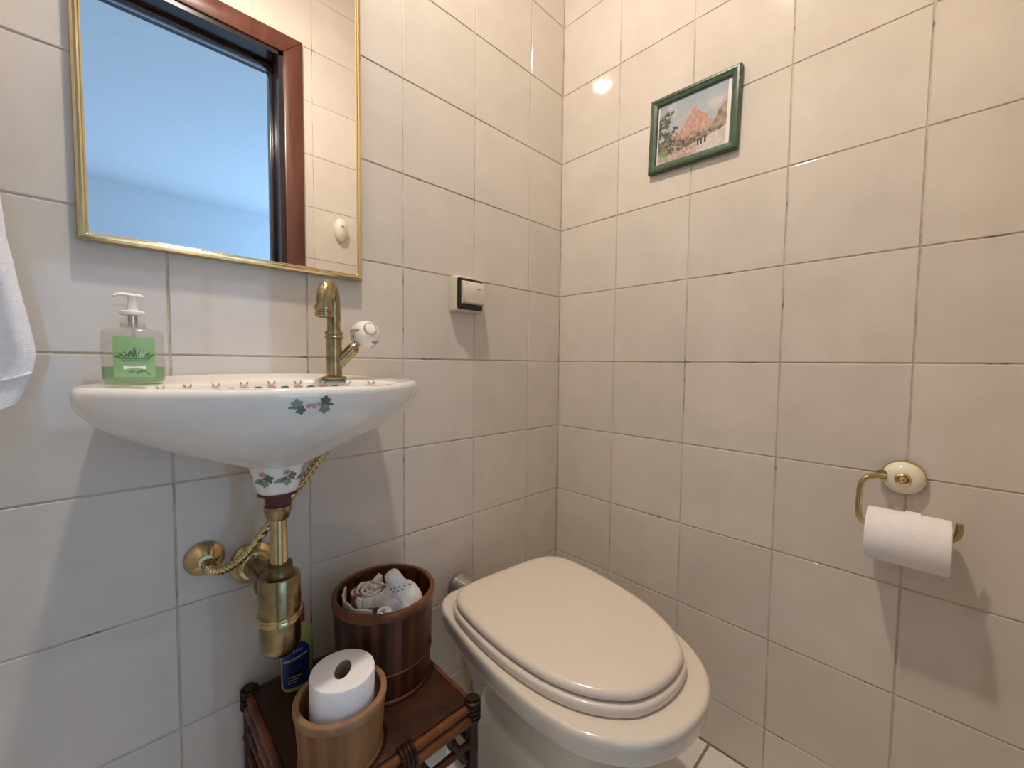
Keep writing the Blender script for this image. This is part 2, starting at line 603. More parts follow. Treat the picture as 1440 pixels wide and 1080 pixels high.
def tiled(name, org, u, v, n, ulen, vlen, u_off, v_off, tw, th, thick=0.08, hole=None, tm='tile', gm='grout', depth=0.0016, gap=GAP, lip=0.00008):
    """a wall or floor: slab of grout with bevelled, very slightly uneven tiles set in it"""
    org, u, v, n = Vector(org), Vector(u), Vector(v), Vector(n)
    mb = MB()
    base = [(0, 0, ulen, vlen)]
    if hole:
        base = rect_sub(base[0], hole)
    X = 0.012
    for (a, b, c, d) in base:
        a, b = (a - X if a <= 0 else a), (b - X if b <= 0 else b)
        c, d = (c + X if c >= ulen else c), (d + X if d >= vlen else d)
        q = [org + u * x + v * y + n * h for h in (-thick, -depth) for x, y in ((a, b), (c, b), (c, d), (a, d))]
        mb.add(q, [(0, 3, 2, 1), (4, 5, 6, 7), (0, 1, 5, 4), (1, 2, 6, 5), (2, 3, 7, 6), (3, 0, 4, 7)], 1)
    us = [0.0]
    x = u_off
    while x <= 1e-6:
        x += tw
    while x < ulen - 1e-6:
        us.append(x)
        x += tw
    us.append(ulen)
    vs = [0.0]
    y = v_off
    while y <= 1e-6:
        y += th
    while y < vlen - 1e-6:
        vs.append(y)
        y += th
    vs.append(vlen)
    rnd = random.Random(hash(name) % 1000 if False else sum(map(ord, name)))
    for i in range(len(us) - 1):
        for j in range(len(vs) - 1):
            cell = (us[i] + gap / 2, vs[j] + gap / 2, us[i + 1] - gap / 2, vs[j + 1] - gap / 2)
            for (a, b, c, d) in (rect_sub(cell, hole) if hole else [cell]):
                if c - a < 0.006 or d - b < 0.006:
                    continue
                e = 0.0014
                hs = [rnd.uniform(-lip, 0) for _ in range(4)]
                lowr = [org + u * x + v * y + n * (-depth - 0.0006) for x, y in ((a, b), (c, b), (c, d), (a, d))]
                mid = [org + u * x + v * y + n * (h - 0.0009) for (x, y), h in zip(((a, b), (c, b), (c, d), (a, d)), hs)]
                m2 = [org + u * x + v * y + n * (h - 0.00025) for (x, y), h in
                      zip(((a + e * .35, b + e * .35), (c - e * .35, b + e * .35), (c - e * .35, d - e * .35), (a + e * .35, d - e * .35)), hs)]
                top = [org + u * x + v * y + n * h for (x, y), h in
                       zip(((a + e, b + e), (c - e, b + e), (c - e, d - e), (a + e, d - e)), hs)]
                fs = [(12, 13, 14, 15)]
                for k in range(3):
                    for s in range(4):
                        fs.append((k * 4 + s, k * 4 + (s + 1) % 4, k * 4 + 4 + (s + 1) % 4, k * 4 + 4 + s))
                mb.add(lowr + mid + m2 + top, fs, 0)
    return mb.build(name, [M[tm], M[gm]], smooth=False)


CEIL = 2.42
XL = -1.30           # left wall
YF = -0.946          # wall with the door
TW = 0.19916
# wall behind basin and toilet
struct(tiled('wall_back', (XL, 0, 0), (1, 0, 0), (0, 0, 1), (0, -1, 0), -XL, CEIL, (-XL - 0.14) % TW, Z0 % T, TW, T),
       'tiled wall behind the washbasin and the mirror', 'wall')
struct(tiled('wall_right', (0, 0, 0), (0, -1, 0), (0, 0, 1), (-1, 0, 0), -YF, CEIL, 0.19573, Z0 % T, TW, T),
       'tiled wall with the green framed picture and the toilet paper holder', 'wall')
DX0, DX1, DZ = -1.215, -0.520, 2.047
struct(tiled('wall_front', (0, YF, 0), (-1, 0, 0), (0, 0, 1), (0, 1, 0), -XL, CEIL, 0.416 % TW, Z0 % T, TW, T, thick=0.14,
             hole=(-DX1, -0.01, -DX0, DZ)), 'tiled wall with the doorway, seen in the mirror', 'wall')
struct(MB().box((XL - 0.08, YF, 0), (XL, 0, CEIL)).build('wall_left', M['plaster'], smooth=False),
       'plain painted wall to the left of the washbasin', 'wall')
struct(tiled('floor', (0, 0, 0), (-1, 0, 0), (0, -1, 0), (0, 0, 1), -XL, -YF, 0.31, 0.482, 0.31, 0.31, tm='floor_tile', gm='floor_grout', gap=0.006),
       'white glazed floor tiles with brown grout around the toilet', 'floor')
mb = MB().box((XL - 0.08, YF - 0.14, CEIL), (0.08, 0.08, CEIL + 0.08))
struct(mb.build('ceiling', M['paint_white']), 'white painted ceiling of the toilet room', 'ceiling')

# doorway: dark reddish casing on the room side, jamb lining the opening
door = struct(thing('door_1', (DX1, YF, 0), 'dark reddish wood door casing around the open doorway in the mirror', 'door frame'),
              'dark reddish wood door casing around the open doorway in the mirror', 'door frame')
CW = 0.066
y0, y1 = YF + 0.0005, YF + 0.014


def mitred(name, quad):
    """a flat moulding with four face corners (x, z), its front edges eased"""
    cx_ = sum(p[0] for p in quad) / 4
    cz_ = sum(p[1] for p in quad) / 4
    rg = []
    for yy, e in ((y0, 0.0), (y1 - 0.003, 0.0), (y1 - 0.001, 0.0012), (y1, 0.0035)):
        rg.append([Vector((x - math.copysign(min(e, abs(x - cx_)), x - cx_), yy, z - math.copysign(min(e, abs(z - cz_)), z - cz_))) for x, z in quad])
    MB().loft(rg).build(name, M['wood_red'], door, sharp=30)


mitred('side_casing', [(DX1, 0), (DX1 + CW, 0), (DX1 + CW, DZ + CW), (DX1, DZ)])
mitred('side_casing', [(DX0, 0), (DX0 - CW, 0), (DX0 - CW, DZ + CW), (DX0, DZ)])
mitred('head_casing', [(DX0, DZ), (DX1, DZ), (DX1 + CW, DZ + CW), (DX0 - CW, DZ + CW)])
jm = MB()
for x0, x1 in ((DX1 - 0.016, DX1), (DX0, DX0 + 0.016)):
    jm.box((x0, YF - 0.142, 0), (x1, YF + 0.006, DZ))
jm.box((DX0, YF - 0.142, DZ - 0.016), (DX1, YF + 0.006, DZ))
jm.build('jamb', M['wood_shaded'], door)
st = MB()
st.box((DX1 - 0.030, YF - 0.10, 0), (DX1 - 0.016, YF - 0.065, DZ - 0.016), 0.002)
st.box((DX0 + 0.016, YF - 0.10, 0), (DX0 + 0.030, YF - 0.065, DZ - 0.016), 0.002)
st.box((DX0 + 0.016, YF - 0.10, DZ - 0.030), (DX1 - 0.016, YF - 0.065, DZ - 0.016), 0.002)
st.build('door_stop', M['wood_shaded'], door)

# the room beyond the doorway (its ceiling and far wall show in the mirror)
HX0, HX1, HY0, HY1, HC = -3.2, 1.8, -4.42, YF - 0.14, 2.5
struct(MB().box((HX0, HY0, HC), (HX1, HY1, HC + 0.08)).build('ceiling_hall', M['paint_white']), 'white ceiling of the daylit hall seen in the mirror', 'ceiling')
struct(MB().box((HX0, HY0, -0.08), (HX1, HY1, 0)).build('floor_hall', M['corridor_floor']), 'wooden floor of the hall beyond the doorway', 'floor')
struct(MB().box((HX0 - 0.08, HY0, 0), (HX0, HY1, HC)).build('wall_hall_left', M['paint_white']), 'white side wall of the hall beyond the doorway', 'wall')
W2 = (-4.25, 0.5, -2.3, 2.2)
wr = MB()
for (a, b, c, d) in rect_sub((HY0, 0, HY1, HC), W2):
    wr.box((HX1, a, b), (HX1 + 0.1, c, d))
struct(wr.build('wall_hall_right', M['paint_white']), 'white wall of the hall on the window side', 'wall')
WX0, WX1, WZ0, WZ1 = -1.5, 0.9, 0.25, 1.80
wf = MB()
for (a, b, c, d) in rect_sub((HX0, 0, HX1, HC), (WX0, WZ0, WX1, WZ1)):
    wf.box((a, HY0 - 0.10, b), (c, HY0, d))
struct(wf.build('wall_hall_far', M['paint_white']), 'white far wall of the hall seen low in the mirror', 'wall')
wn = MB()
for (a, b, c, d) in ((WX0, WZ0, WX0 + 0.05, WZ1), (WX1 - 0.05, WZ0, WX1, WZ1), (WX0, WZ0, WX1, WZ0 + 0.05), (WX0, WZ1 - 0.05, WX1, WZ1), (-0.33, WZ0, -0.27, WZ1)):
    wn.box((a, HY0 - 0.08, b), (c, HY0 - 0.03, d), 0.003)
struct(wn.build('window_1', M['lamp_white']), 'white framed hall window letting in daylight', 'window')
for x0, x1, nm in ((HX0, XL, 'wall_hall_near'), (0.0, HX1, 'wall_hall_near_right')):
    struct(MB().box((x0, HY1, 0), (x1, HY1 + 0.08, HC)).build(nm, M['paint_white']), 'white hall wall beside the doorway', 'wall')
struct(MB().box((XL, HY1 - 0.004, DZ), (0.0, HY1 + 0.0, HC)).build('wall_hall_over_door', M['paint_white']), 'white hall wall over the doorway', 'wall')

wn = MB()
for (a, b, c, d) in ((W2[0], W2[1], W2[0] + 0.05, W2[3]), (W2[2] - 0.05, W2[1], W2[2], W2[3]), (W2[0], W2[1], W2[2], W2[1] + 0.05), (W2[0], W2[3] - 0.05, W2[2], W2[3])):
    wn.box((HX1 + 0.03, a, b), (HX1 + 0.08, c, d), 0.003)
struct(wn.build('window_2', M['lamp_white']), 'white framed side window of the hall', 'window')

# ------------------------------------------------------------------ mirror
mx0, mx1, mz0, mz1 = -5.148, -3.185, 0.768, 3.95
mir = thing('mirror', W((mx0 + mx1) / 2, 0, mz0), 'rectangular wall mirror in a thin polished gold frame above the washbasin', 'mirror')


def frame_bar(prof, pts):
    """profile (in, out-from-wall) swept round a rectangle with mitred corners; pts = 4 corners, inward dirs"""
    mbb = MB()
    rings = []
    for (c, du, dv) in pts:
        rings.append([Vector(c) + (Vector(du) + Vector(dv)) * a + nrm * h for a, h in prof])
    k = len(prof)
    vs = [p for r in rings for p in r]
    fs = []
    for s in range(4):
        t = (s + 1) % 4
        for i in range(k):
            j = (i + 1) % k
            fs.append((s * k + i, s * k + j, t * k + j, t * k + i))
    mbb.add(vs, fs)
    return mbb


nrm = Vector((0, -1, 0))
prof = [(0, 0.0005), (0, 0.010), (0.0012, 0.0150), (0.004, 0.0185), (0.0065, 0.0188), (0.0085, 0.0165), (0.0088, 0.0148), (0.0100, 0.0152), (0.0112, 0.0140), (0.0118, 0.0115), (0.0118, 0.0005)]
a, b = W(mx0, 0, mz0), W(mx1, 0, mz1)
cor = [((a.x, 0, a.z), (1, 0, 0), (0, 0, 1)), ((b.x, 0, a.z), (-1, 0, 0), (0, 0, 1)), ((b.x, 0, b.z), (-1, 0, 0), (0, 0, -1)), ((a.x, 0, b.z), (1, 0, 0), (0, 0, -1))]
frame_bar(prof, cor).build('frame', M['gold'], mir, sharp=25)
MB().box((a.x + 0.010, -0.0138, a.z + 0.010), (b.x - 0.010, -0.0008, b.z - 0.010)).build('glass', M['mirror'], mir, smooth=False)

# ------------------------------------------------------------------ washbasin
SX = -4.07
half = [(0, -0.012), (0.55, -0.012), (0.93, -0.03), (1.03, -0.20), (1.085, -0.42), (1.115, -0.60), (1.075, -0.78), (0.93, -0.985),
        (0.70, -1.18), (0.36, -1.36), (0, -1.42)]
OUT = closed_spline(half, 12)
NO = len(OUT)
ANG = [atan2((y + 0.75), x) for x, y in OUT]


def ring_xy(fn):
    return [fn(i) for i in range(NO)]


def inset(i, d):
    x, y = OUT[i]
    cx, cy = 0.0, -0.70
    r = sqrt((x - cx) ** 2 + (y - cy) ** 2)
    s = max(0.0, (r - d) / r)
    return (cx + (x - cx) * s, cy + (y - cy) * s)


sink = thing('washbasin', W(SX, -0.01, -1.0), 'small white ceramic wall washbasin with printed roses below the gold mirror', 'washbasin')
bs = MB()
DRX, DRY = -0.07, -0.72


def back(x, y):
    """the deck rises a little towards the wall"""
    k = max(0.0, min(1.0, 1 + y / 0.34))
    return 0.055 * k * k * (3 - 2 * k) * max(0.0, 1 - abs(x / 1.05) ** 2.5)


rings = []
# underside, bottom to top
for t in (1.0, 0.93, 0.85, 0.75, 0.65, 0.55, 0.45, 0.36, 0.28, 0.21, 0.15, 0.10, 0.07, 0.045, 0.025, 0.012, 0.005, 0.0):
    z = -0.255 - 0.54 * (0.35 * t ** 0.9 + 0.65 * t ** 0.38)
    ring = []
    for i in range(NO):
        x, y = inset(i, 0.0)
        ex, ey = DRX + 0.20 * cos(ANG[i]), DRY + 0.20 * sin(ANG[i])
        ring.append(W(SX + x + (ex - x) * t, y + (ey - y) * t, z + back(x, y) * (1 - t)))
    rings.append(ring)
for d, z in ((0.0, -0.240), (0.006, -0.222), (0.018, -0.207), (0.034, -0.2), (0.05, -0.2005)):
    rings.append([W(SX + inset(i, d)[0], inset(i, d)[1], z + back(*inset(i, d))) for i in range(NO)])
# bowl opening
BA, BB, BCX, BCY = 0.80, 0.545, 0.0, -0.84


def bowl(i, s):
    return (BCX + BA * s * cos(ANG[i]) + (1 - s) * DRX, BCY + BB * s * sin(ANG[i]) + (1 - s) * (DRY - BCY))


for mixv in (0.5, 1.0):
    ring = []
    for i in range(NO):
        x, y = inset(i, 0.05)
        bx, by = bowl(i, 1.02)
        px_, py_ = x + (bx - x) * mixv, y + (by - y) * mixv
        ring.append(W(SX + px_, py_, -0.2005 - 0.004 * mixv + back(px_, py_)))
    rings.append(ring)
for s, z in ((0.995, -0.212), (0.98, -0.232), (0.95, -0.29), (0.90, -0.37), (0.80, -0.47), (0.66, -0.545), (0.48, -0.585), (0.25, -0.60), (0.12, -0.602)):
    rings.append([W(SX + bowl(i, s)[0], bowl(i, s)[1], z) for i in range(NO)])
bs.loft(rings, 0)
tree = bs.bvh()
# printed roses along the inside back of the bowl
for k in range(9):
    ux = -0.66 + 1.32 * k / 8
    s = 0.0105
    polys = [(1, leafp(-0.010, -0.002, 0.008, 0.0022, 2.7)), (1, leafp(0.010, -0.002, 0.008, 0.0022, 0.4)), (2, leafp(-0.002, 0.004, 0.006, 0.0012, 1.9)),
             (2, leafp(0.003, 0.004, 0.006, 0.0012, 1.2))] + rose(0, 0, 0.0062, 3, 4)
    polys = [(m_, [(u_ * 1.2, v_ * 1.15) for u_, v_ in pl_]) for m_, pl_ in polys]
    bs.decal(tree, W(SX + ux, BCY, -0.258), (ux * 0.35, 1, 0), (1, -ux * 0.3, 0), polys)
# spray on the outside front
sp = [(2, ivyleaf(-0.024, 0.004, 0.010, 0.4)), (1, ivyleaf(-0.018, -0.006, 0.0085, 1.2)), (1, ivyleaf(0.022, 0.008, 0.0095, 0.2)), (2, ivyleaf(0.021, -0.006, 0.010, 0.9)),
      (1, leafp(-0.026, 0.0, 0.012, 0.002, 3.3)), (1, leafp(0.024, 0.002, 0.013, 0.002, -0.1)), (2, leafp(-0.012, 0.003, 0.02, 0.0008, 0.0))]
sp += rose(-0.006, 0.0005, 0.005, 3, 4) + rose(0.003, -0.001, 0.0045, 3, 4) + rose(0.011, 0.003, 0.0042, 3, 4)
sp = [(m_, [(u_ * 0.72, v_ * 0.72) for u_, v_ in pl_]) for m_, pl_ in sp]
bs.decal(tree, W(SX - 0.045, -2.2, -0.315), (0, 1, 0), (1, 0, 0), sp)
bs.build('basin', [M['ceramic'], M['leaf'], M['leaf_light'], M['rose'], M['rose_pale']], sink, sharp=50)
# ceramic stem under the bowl
dc = W(SX + DRX, DRY, 0)
stem = MB()
stem.lathe([(0.0375, -0.73 * T), (0.0385, -0.765 * T), (0.0380, -0.79 * T), (0.0360, -0.83 * T), (0.0315, -0.93 * T), (0.0275, -0.985 * T), (0.0262, -1.0 * T)], dc, mi=0)
tr2 = stem.bvh()
for ang, dz in ((-2.35, 0), (-1.45, 0.001), (-0.55, 0), (0.5, 0.0), (1.7, 0), (2.9, 0)):
    o = dc + Vector((cos(ang) * 0.1, sin(ang) * 0.1, -0.868 * T + dz))
    dd = Vector((-cos(ang), -sin(ang), 0))
    stem.decal(tr2, o, dd, (-sin(ang), cos(ang), 0),
               [(1, ivyleaf(0.006, -0.001, 0.0075, 0.3)), (2, ivyleaf(0.0005, -0.008, 0.0065, 0.8)), (2, leafp(-0.002, -0.001, 0.016, 0.003, 3.6)), (1, leafp(0.0, 0.0, 0.013, 0.002, 3.9))]
               + rose(-0.001, 0.006, 0.0058, 3, 4))
stem.build('drain_stem', [M['ceramic'], M['leaf'], M['leaf_light'], M['rose'], M['rose_pale']], sink, sharp=50)
MB().lathe([(0.0262, -1.001 * T), (0.0270, -1.008 * T), (0.0268, -1.022 * T), (0.0235, -1.028 * T)], dc).build('seal_ring', M['red_seal'], sink)
MB().lathe([(0.0225, -0.602 * T), (0.0225, -0.596 * T), (0.018, -0.594 * T), (0.004, -0.598 * T)], dc, cap0=False).build('drain_grate', M['brass_bright'], sink)

# ------------------------------------------------------------------ faucet
FX, FY, FZ = -3.585, -0.37, -0.194
fb = W(FX, FY, FZ)
fau = thing('faucet', fb, 'aged brass gooseneck faucet standing on the right end of the washbasin', 'faucet')
MB().lathe([(0.0205, 0.0), (0.0215, 0.0015), (0.0205, 0.0040), (0.0150, 0.0058), (0.0135, 0.0065)], fb).build('base_flange', M['brass'], fau)
MB().lathe([(0.0128, 0.005), (0.0128, 0.066), (0.0125, 0.072)], fb).build('body', M['brass'], fau)
MB().lathe([(0.0125, 0.070), (0.0152, 0.0715), (0.0155, 0.0745), (0.0138, 0.0765), (0.0138, 0.078), (0.0152, 0.0795), (0.0152, 0.083), (0.0120, 0.0860)], fb).build('collar', M['brass'], fau)
sd = Vector((-0.62, -0.78, 0)).normalized()
reach = 0.046
top = [fb + Vector((0, 0, 0.083)), fb + Vector((0, 0, 0.10)), fb + Vector((0, 0, 0.116))]
top += arc(fb + sd * (reach / 2) + Vector((0, 0, 0.128)), -sd, (0, 0, 1), reach / 2 * 1.0, 0.0, pi * 0.97, 16)
top = [top[0], top[1], top[2]] + [Vector((p.x, p.y, fb.z + 0.128 + (p.z - fb.z - 0.128) * 1.35)) for p in top[3:]]
top += [fb + sd * reach + Vector((0, 0, 0.122))]
rad = [0.0112] * 3 + [0.0112 + 0.0012 * k / 17 for k in range(17)] + [0.0124]
MB().tube(top, rad, 24).build('spout', M['brass'], fau, sharp=60)
ae = fb + sd * reach
MB().lathe([(0.0118, 0.124), (0.0152, 0.1235), (0.0160, 0.120), (0.0156, 0.1165), (0.0138, 0.1150), (0.0138, 0.1125), (0.0147, 0.1115), (0.0145, 0.1065), (0.0120, 0.1045), (0.0095, 0.1045), (0.0090, 0.110)], ae).build('aerator', M['brass'], fau)
hd = Vector((0.66, -0.16, 0.74)).normalized()
h0 = fb + Vector((0, 0, 0.020))
MB().lathe([(0.0100, 0.0), (0.0102, 0.030), (0.0104, 0.040), (0.0108, 0.043), (0.0104, 0.049), (0.0085, 0.0535), (0.0045, 0.056)], h0, axis=hd).build('handle_socket', M['brass'], fau)
kd = Vector((0.62, 0.05, 0.70)).normalized()
kc = h0 + hd * 0.056 + Vector((0.0205, 0.010, 0.0205))
kn = MB()
kn.tube([h0 + hd * 0.045, kc - kd * 0.01], 0.006, 12, mi=1)
kn.sphere(kc, 0.0268, 24, 0)
ktree = kn.bvh()
for dv in ((-0.90, -0.30, 0.15), (0.50, -0.62, -0.62), (0.2, 0.9, 0.2), (-0.3, 0.3, 0.9)):
    dv = Vector(dv).normalized()
    uu = perp(dv)[0]
    kn.decal(ktree, kc + dv * 0.1, -dv, uu, [(3, leafp(0.003, 0, 0.011, 0.003, 0.3)), (3, leafp(-0.003, 0, 0.010, 0.003, 2.6)), (2, leafp(0, -0.003, 0.010, 0.002, -1.4))] + rose(0, 0.002, 0.006, 4, 5), off=0.0002)
knob = kn.build('knob', [M['ceramic'], M['brass'], M['leaf'], M['leaf_light'], M['rose'], M['rose_pale']], fau, sharp=50)
cd = Vector((0.0, -0.93, 0.42)).normalized()
MB().lathe([(0.0118, 0.0222), (0.0122, 0.0252), (0.0118, 0.0262), (0.0106, 0.0262), (0.0100, 0.0250)], kc, axis=cd).build('cap_ring', M['brass_bright'], knob)
MB().lathe([(0.0106, 0.0235), (0.0104, 0.0262), (0.0090, 0.0272), (0.0050, 0.0279), (0.0004, 0.0280)], kc, axis=cd).build('cap', M['ceramic'], knob)

# ------------------------------------------------------------------ bottle trap and water hose
tx, ty = SX + DRX, DRY
tc = W(tx, ty, 0)
trap = thing('bottle_trap', W(tx, ty, -2.3), 'brass bottle trap and tailpipe hanging under the washbasin', 'drain trap')
MB().lathe([(0.0175, -1.022 * T), (0.0175, -1.10 * T), (0.0165, -1.115 * T)], tc, n=32).build('rubber_gasket', M['red_seal'], trap)
MB().lathe([(0.0165, -1.11 * T), (0.0190, -1.112 * T), (0.0190, -1.150 * T), (0.0170, -1.165 * T), (0.0160, -1.20 * T), (0.0135, -1.215 * T)], tc, n=32).build('top_nut', M['brass'], trap)
MB().lathe([(0.0118, -1.19 * T), (0.0118, -1.64 * T)], tc, n=32).build('tailpipe', M['brass_bright'], trap)
MB().lathe([(0.0125, -1.555 * T), (0.0180, -1.560 * T), (0.0180, -1.590 * T), (0.0165, -1.595 * T), (0.0180, -1.605 * T), (0.0195, -1.635 * T), (0.0230, -1.645 * T)], tc, n=40).build('compression_nut', M['brass_dark'], trap)
MB().lathe([(0.0200, -1.640 * T), (0.0265, -1.645 * T), (0.0287, -1.665 * T), (0.0287, -1.945 * T)], tc).build('upper_body', M['brass'], trap)
MB().lathe([(0.0287, -1.925 * T), (0.0305, -1.928 * T), (0.0310, -1.943 * T), (0.0298, -1.953 * T), (0.0310, -1.965 * T), (0.0308, -1.981 * T), (0.0285, -1.989 * T)], tc).build('joint_ring', M['brass_bright'], trap)
MB().lathe([(0.0284, -1.975 * T), (0.0284, -2.15 * T), (0.0270, -2.19 * T), (0.0235, -2.225 * T), (0.0170, -2.245 * T), (0.006, -2.252 * T)], tc).build('cup', M['brass'], trap)
# outlet to the wall, running back and a little to the left
wp = W(-4.17, -0.02, -1.80)
wt = W(tx, ty + 0.09, -1.80)
MB().tube([wt, wt + (wp - wt) * 0.5, wp], 0.0165, 24).build('outlet_pipe', M['brass'], trap)
MB().lathe([(0.0175, 0.0), (0.0225, 0.001), (0.0235, 0.006), (0.0235, 0.013), (0.0200, 0.016), (0.0170, 0.017)], wt + (wp - wt) * 0.12, axis=(wp - wt), n=36).build('outlet_nut', M['brass_dark'], trap)
MB().lathe([(0.0350, 0.0008), (0.0355, 0.004), (0.0335, 0.008), (0.0290, 0.011), (0.0250, 0.016), (0.0235, 0.021), (0.0190, 0.023), (0.0170, 0.023)], W(-4.17, 0, -1.80), axis=(0, -1, 0)).build('wall_rosette', M['brass_bright'], trap)

hose = thing('supply_hose', W(-4.52, 0, -1.66), 'gold braided water hose rising from the left wall rosette to the washbasin', 'hose')
hw = W(-4.505, 0, -1.655)
hp = smooth_path([hw + Vector((0, -0.020, -0.002)), hw + Vector((0.004, -0.036, -0.008)), hw + Vector((0.022, -0.046, -0.008)), hw + Vector((0.050, -0.050, 0.010)),
                  W(-4.05, -0.27, -1.35), W(-3.86, -0.28, -1.12), W(-3.70, -0.29, -0.92), W(-3.605, -0.30, -0.80), W(-3.585, -0.32, -0.72), W(-3.58, -0.34, -0.665)], 26)
MB().tube(hp, 0.0066, 20, lobes=(3, 0.17, 0.42)).build('braided_hose', M['brass_bright'], hose, sharp=180)
MB().lathe([(0.0275, 0.0008), (0.0280, 0.003), (0.0262, 0.0065), (0.0220, 0.0105), (0.0170, 0.0150), (0.0120, 0.0180), (0.0110, 0.0205), (0.006, 0.0210)], hw, axis=(0, -1, 0), n=16).build('wall_rosette', M['brass_bright'], hose, sharp=20)
MB().lathe([(0.0085, 0.018), (0.0100, 0.020), (0.0100, 0.030), (0.0080, 0.034)], hw, axis=(0.1, -1, -0.2), n=6).build('hose_nut', M['brass'], hose, sharp=20)

# ------------------------------------------------------------------ soap bottle
bx, by, bz = -4.895, -0.37, -0.195
bb = W(bx, by, bz)
soap = thing('soap_dispenser', bb, 'clear pump soap bottle with green label and green soap on the washbasin', 'soap bottle')


def oval_ring(c, a, b, h, n=40, p=2.6):
    out = []
    for i in range(n):
        t = 2 * pi * i / n
        cx, sy = cos(t), sin(t)
        out.append(c + Vector((a * math.copysign(abs(cx) ** (2 / p), cx), b * math.copysign(abs(sy) ** (2 / p), sy), h)))
    return out


HB = 0.070
sh = MB()
rr = [oval_ring(bb, 0.0285, 0.0165, 0.0008), oval_ring(bb, 0.0312, 0.0188, 0.003), oval_ring(bb, 0.0318, 0.0192, 0.010), oval_ring(bb, 0.0314, 0.0190, 0.050),
      oval_ring(bb, 0.0310, 0.0186, 0.0655), oval_ring(bb, 0.0296, 0.0178, 0.0690), oval_ring(bb, 0.0200, 0.0145, 0.0715, p=2), oval_ring(bb, 0.0125, 0.0125, 0.0728, p=2), oval_ring(bb, 0.0122, 0.0122, 0.080, p=2)]
sh.loft(rr, 0, cap1=False).build('bottle', M['clear'], soap, sharp=60)
lq = MB()
lq.loft([oval_ring(bb, 0.0278, 0.0160, 0.0018), oval_ring(bb, 0.0302, 0.0180, 0.004), oval_ring(bb, 0.0308, 0.0184, 0.010), oval_ring(bb, 0.0306, 0.0183, 0.0215), oval_ring(bb, 0.0300, 0.0178, 0.0217)], 0).build('liquid_soap', M['soap'], soap, sharp=60)
lab = MB()
ftree = BVHTree.FromPolygons(sh.v, sh.f)
lw, l0, l1 = 0.0203, 0.008, 0.0605
nx, nz_ = 12, 12
vs, fs = [], []
for j in range(nz_ + 1):
    for i in range(nx + 1):
        q = bb + Vector((-lw + 2 * lw * i / nx, -0.1, l0 + (l1 - l0) * j / nz_))
        loc = ftree.ray_cast(q, Vector((0, 1, 0)))[0]
        vs.append(loc + Vector((0, -0.0004, 0)))
for j in range(nz_):
    for i in range(nx):
        fs.append((j * (nx + 1) + i, j * (nx + 1) + i + 1, (j + 1) * (nx + 1) + i + 1, (j + 1) * (nx + 1) + i))
lab.add(vs, fs, 0)
lt = lab.bvh()
pol = [(3, [(-0.011, 0.0185), (0.011, 0.0185), (0.011, 0.0235), (-0.011, 0.0235)])]
for r0, x0, x1 in ((0.0318, -0.014, 0.0145), (0.0290, -0.0115, 0.0120)):
    x = x0
    k = 0
    while x < x1:
        w_ = (0.0011, 0.0016, 0.0008, 0.0014)[k % 4]
        hgt = 0.0010 if k % 3 else 0.0014
        pol.append((1, [(x, r0), (x + w_, r0), (x + w_, r0 + hgt), (x, r0 + hgt)]))
        x += w_ + 0.0004
        k += 1
for px_, ln, rot in ((0.000, 0.014, 1.57), (-0.001, 0.011, 1.95), (0.001, 0.011, 1.2), (-0.007, 0.009, 1.9), (-0.0085, 0.008, 2.5), (-0.006, 0.008, 1.4), (0.009, 0.010, 0.9), (0.012, 0.009, 0.6), (-0.013, 0.006, 2.9)):
    pol.append((1, leafp(px_, 0.0338, ln, 0.0011, rot)))
for px_, ln, rot in ((0.0045, 0.009, 1.3), (0.0065, 0.010, 1.1), (-0.012, 0.014, 0.9), (0.002, 0.012, 1.45)):
    pol.append((2, leafp(px_, 0.0345, ln, 0.0005, rot)))
for px_, ln, rot in ((0.0, 0.007, 3.3), (0.001, 0.007, -0.2), (0.0, 0.006, -0.9), (0.003, 0.009, 0.1), (0.009, 0.008, -0.7)):
    pol.append((1, leafp(px_, 0.0160, ln, 0.0007, rot)))
lab.decal(lt, bb + Vector((0, -0.1, 0)), (0, 1, 0), (1, 0, 0), pol, off=0.0002)
lab.build('label', [M['label_green'], M['label_ink'], M['label_pale'], M['label_white']], soap)
pm = MB()
pm.lathe([(0.0134, 0.0735), (0.0136, 0.075), (0.0132, 0.0768), (0.0120, 0.0775)], bb, cap0=False, cap1=False)
pm.build('neck_ring', M['clear'], soap)
MB().lathe([(0.0050, 0.074), (0.0050, 0.090)], bb, n=20).build('pump_tube', M['chrome'], soap)
MB().lathe([(0.0120, 0.0895), (0.0130, 0.0905), (0.0130, 0.0935), (0.0110, 0.0955), (0.0060, 0.0960), (0.0052, 0.100), (0.0052, 0.112), (0.0060, 0.114)], bb, n=32).build('pump_collar', M['pump'], soap)
hd_ = MB()
hc = bb + Vector((0, 0, 0.1155))
hd_.tube([hc + Vector((0.0125, 0.002, -0.001)), hc + Vector((0.008, 0.001, 0.0005)), hc, hc + Vector((-0.010, -0.002, 0.0012)), hc + Vector((-0.0145, -0.003, 0.0)), hc + Vector((-0.0185, -0.004, -0.0022))],
         [0.0022, 0.0045, 0.0058, 0.0042, 0.0036, 0.0028], 16, oval=0.55, updir=Vector((0, 1, 0)))
hd_.build('pump_head', M['pump'], soap)
MB().tube([bb + Vector((0.002, 0, 0.006)), bb + Vector((0.001, 0, 0.04)), bb + Vector((0, 0, 0.074))], 0.002, 10).build('dip_tube', M['clear'], soap)

# ------------------------------------------------------------------ towel on a ring, far left
tw = thing('hand_towel', W(-5.72, -0.3, 0.9), 'white terry hand towel hanging beside the mirror at the left edge', 'towel')
tb = MB()
nu, nv = 46, 60


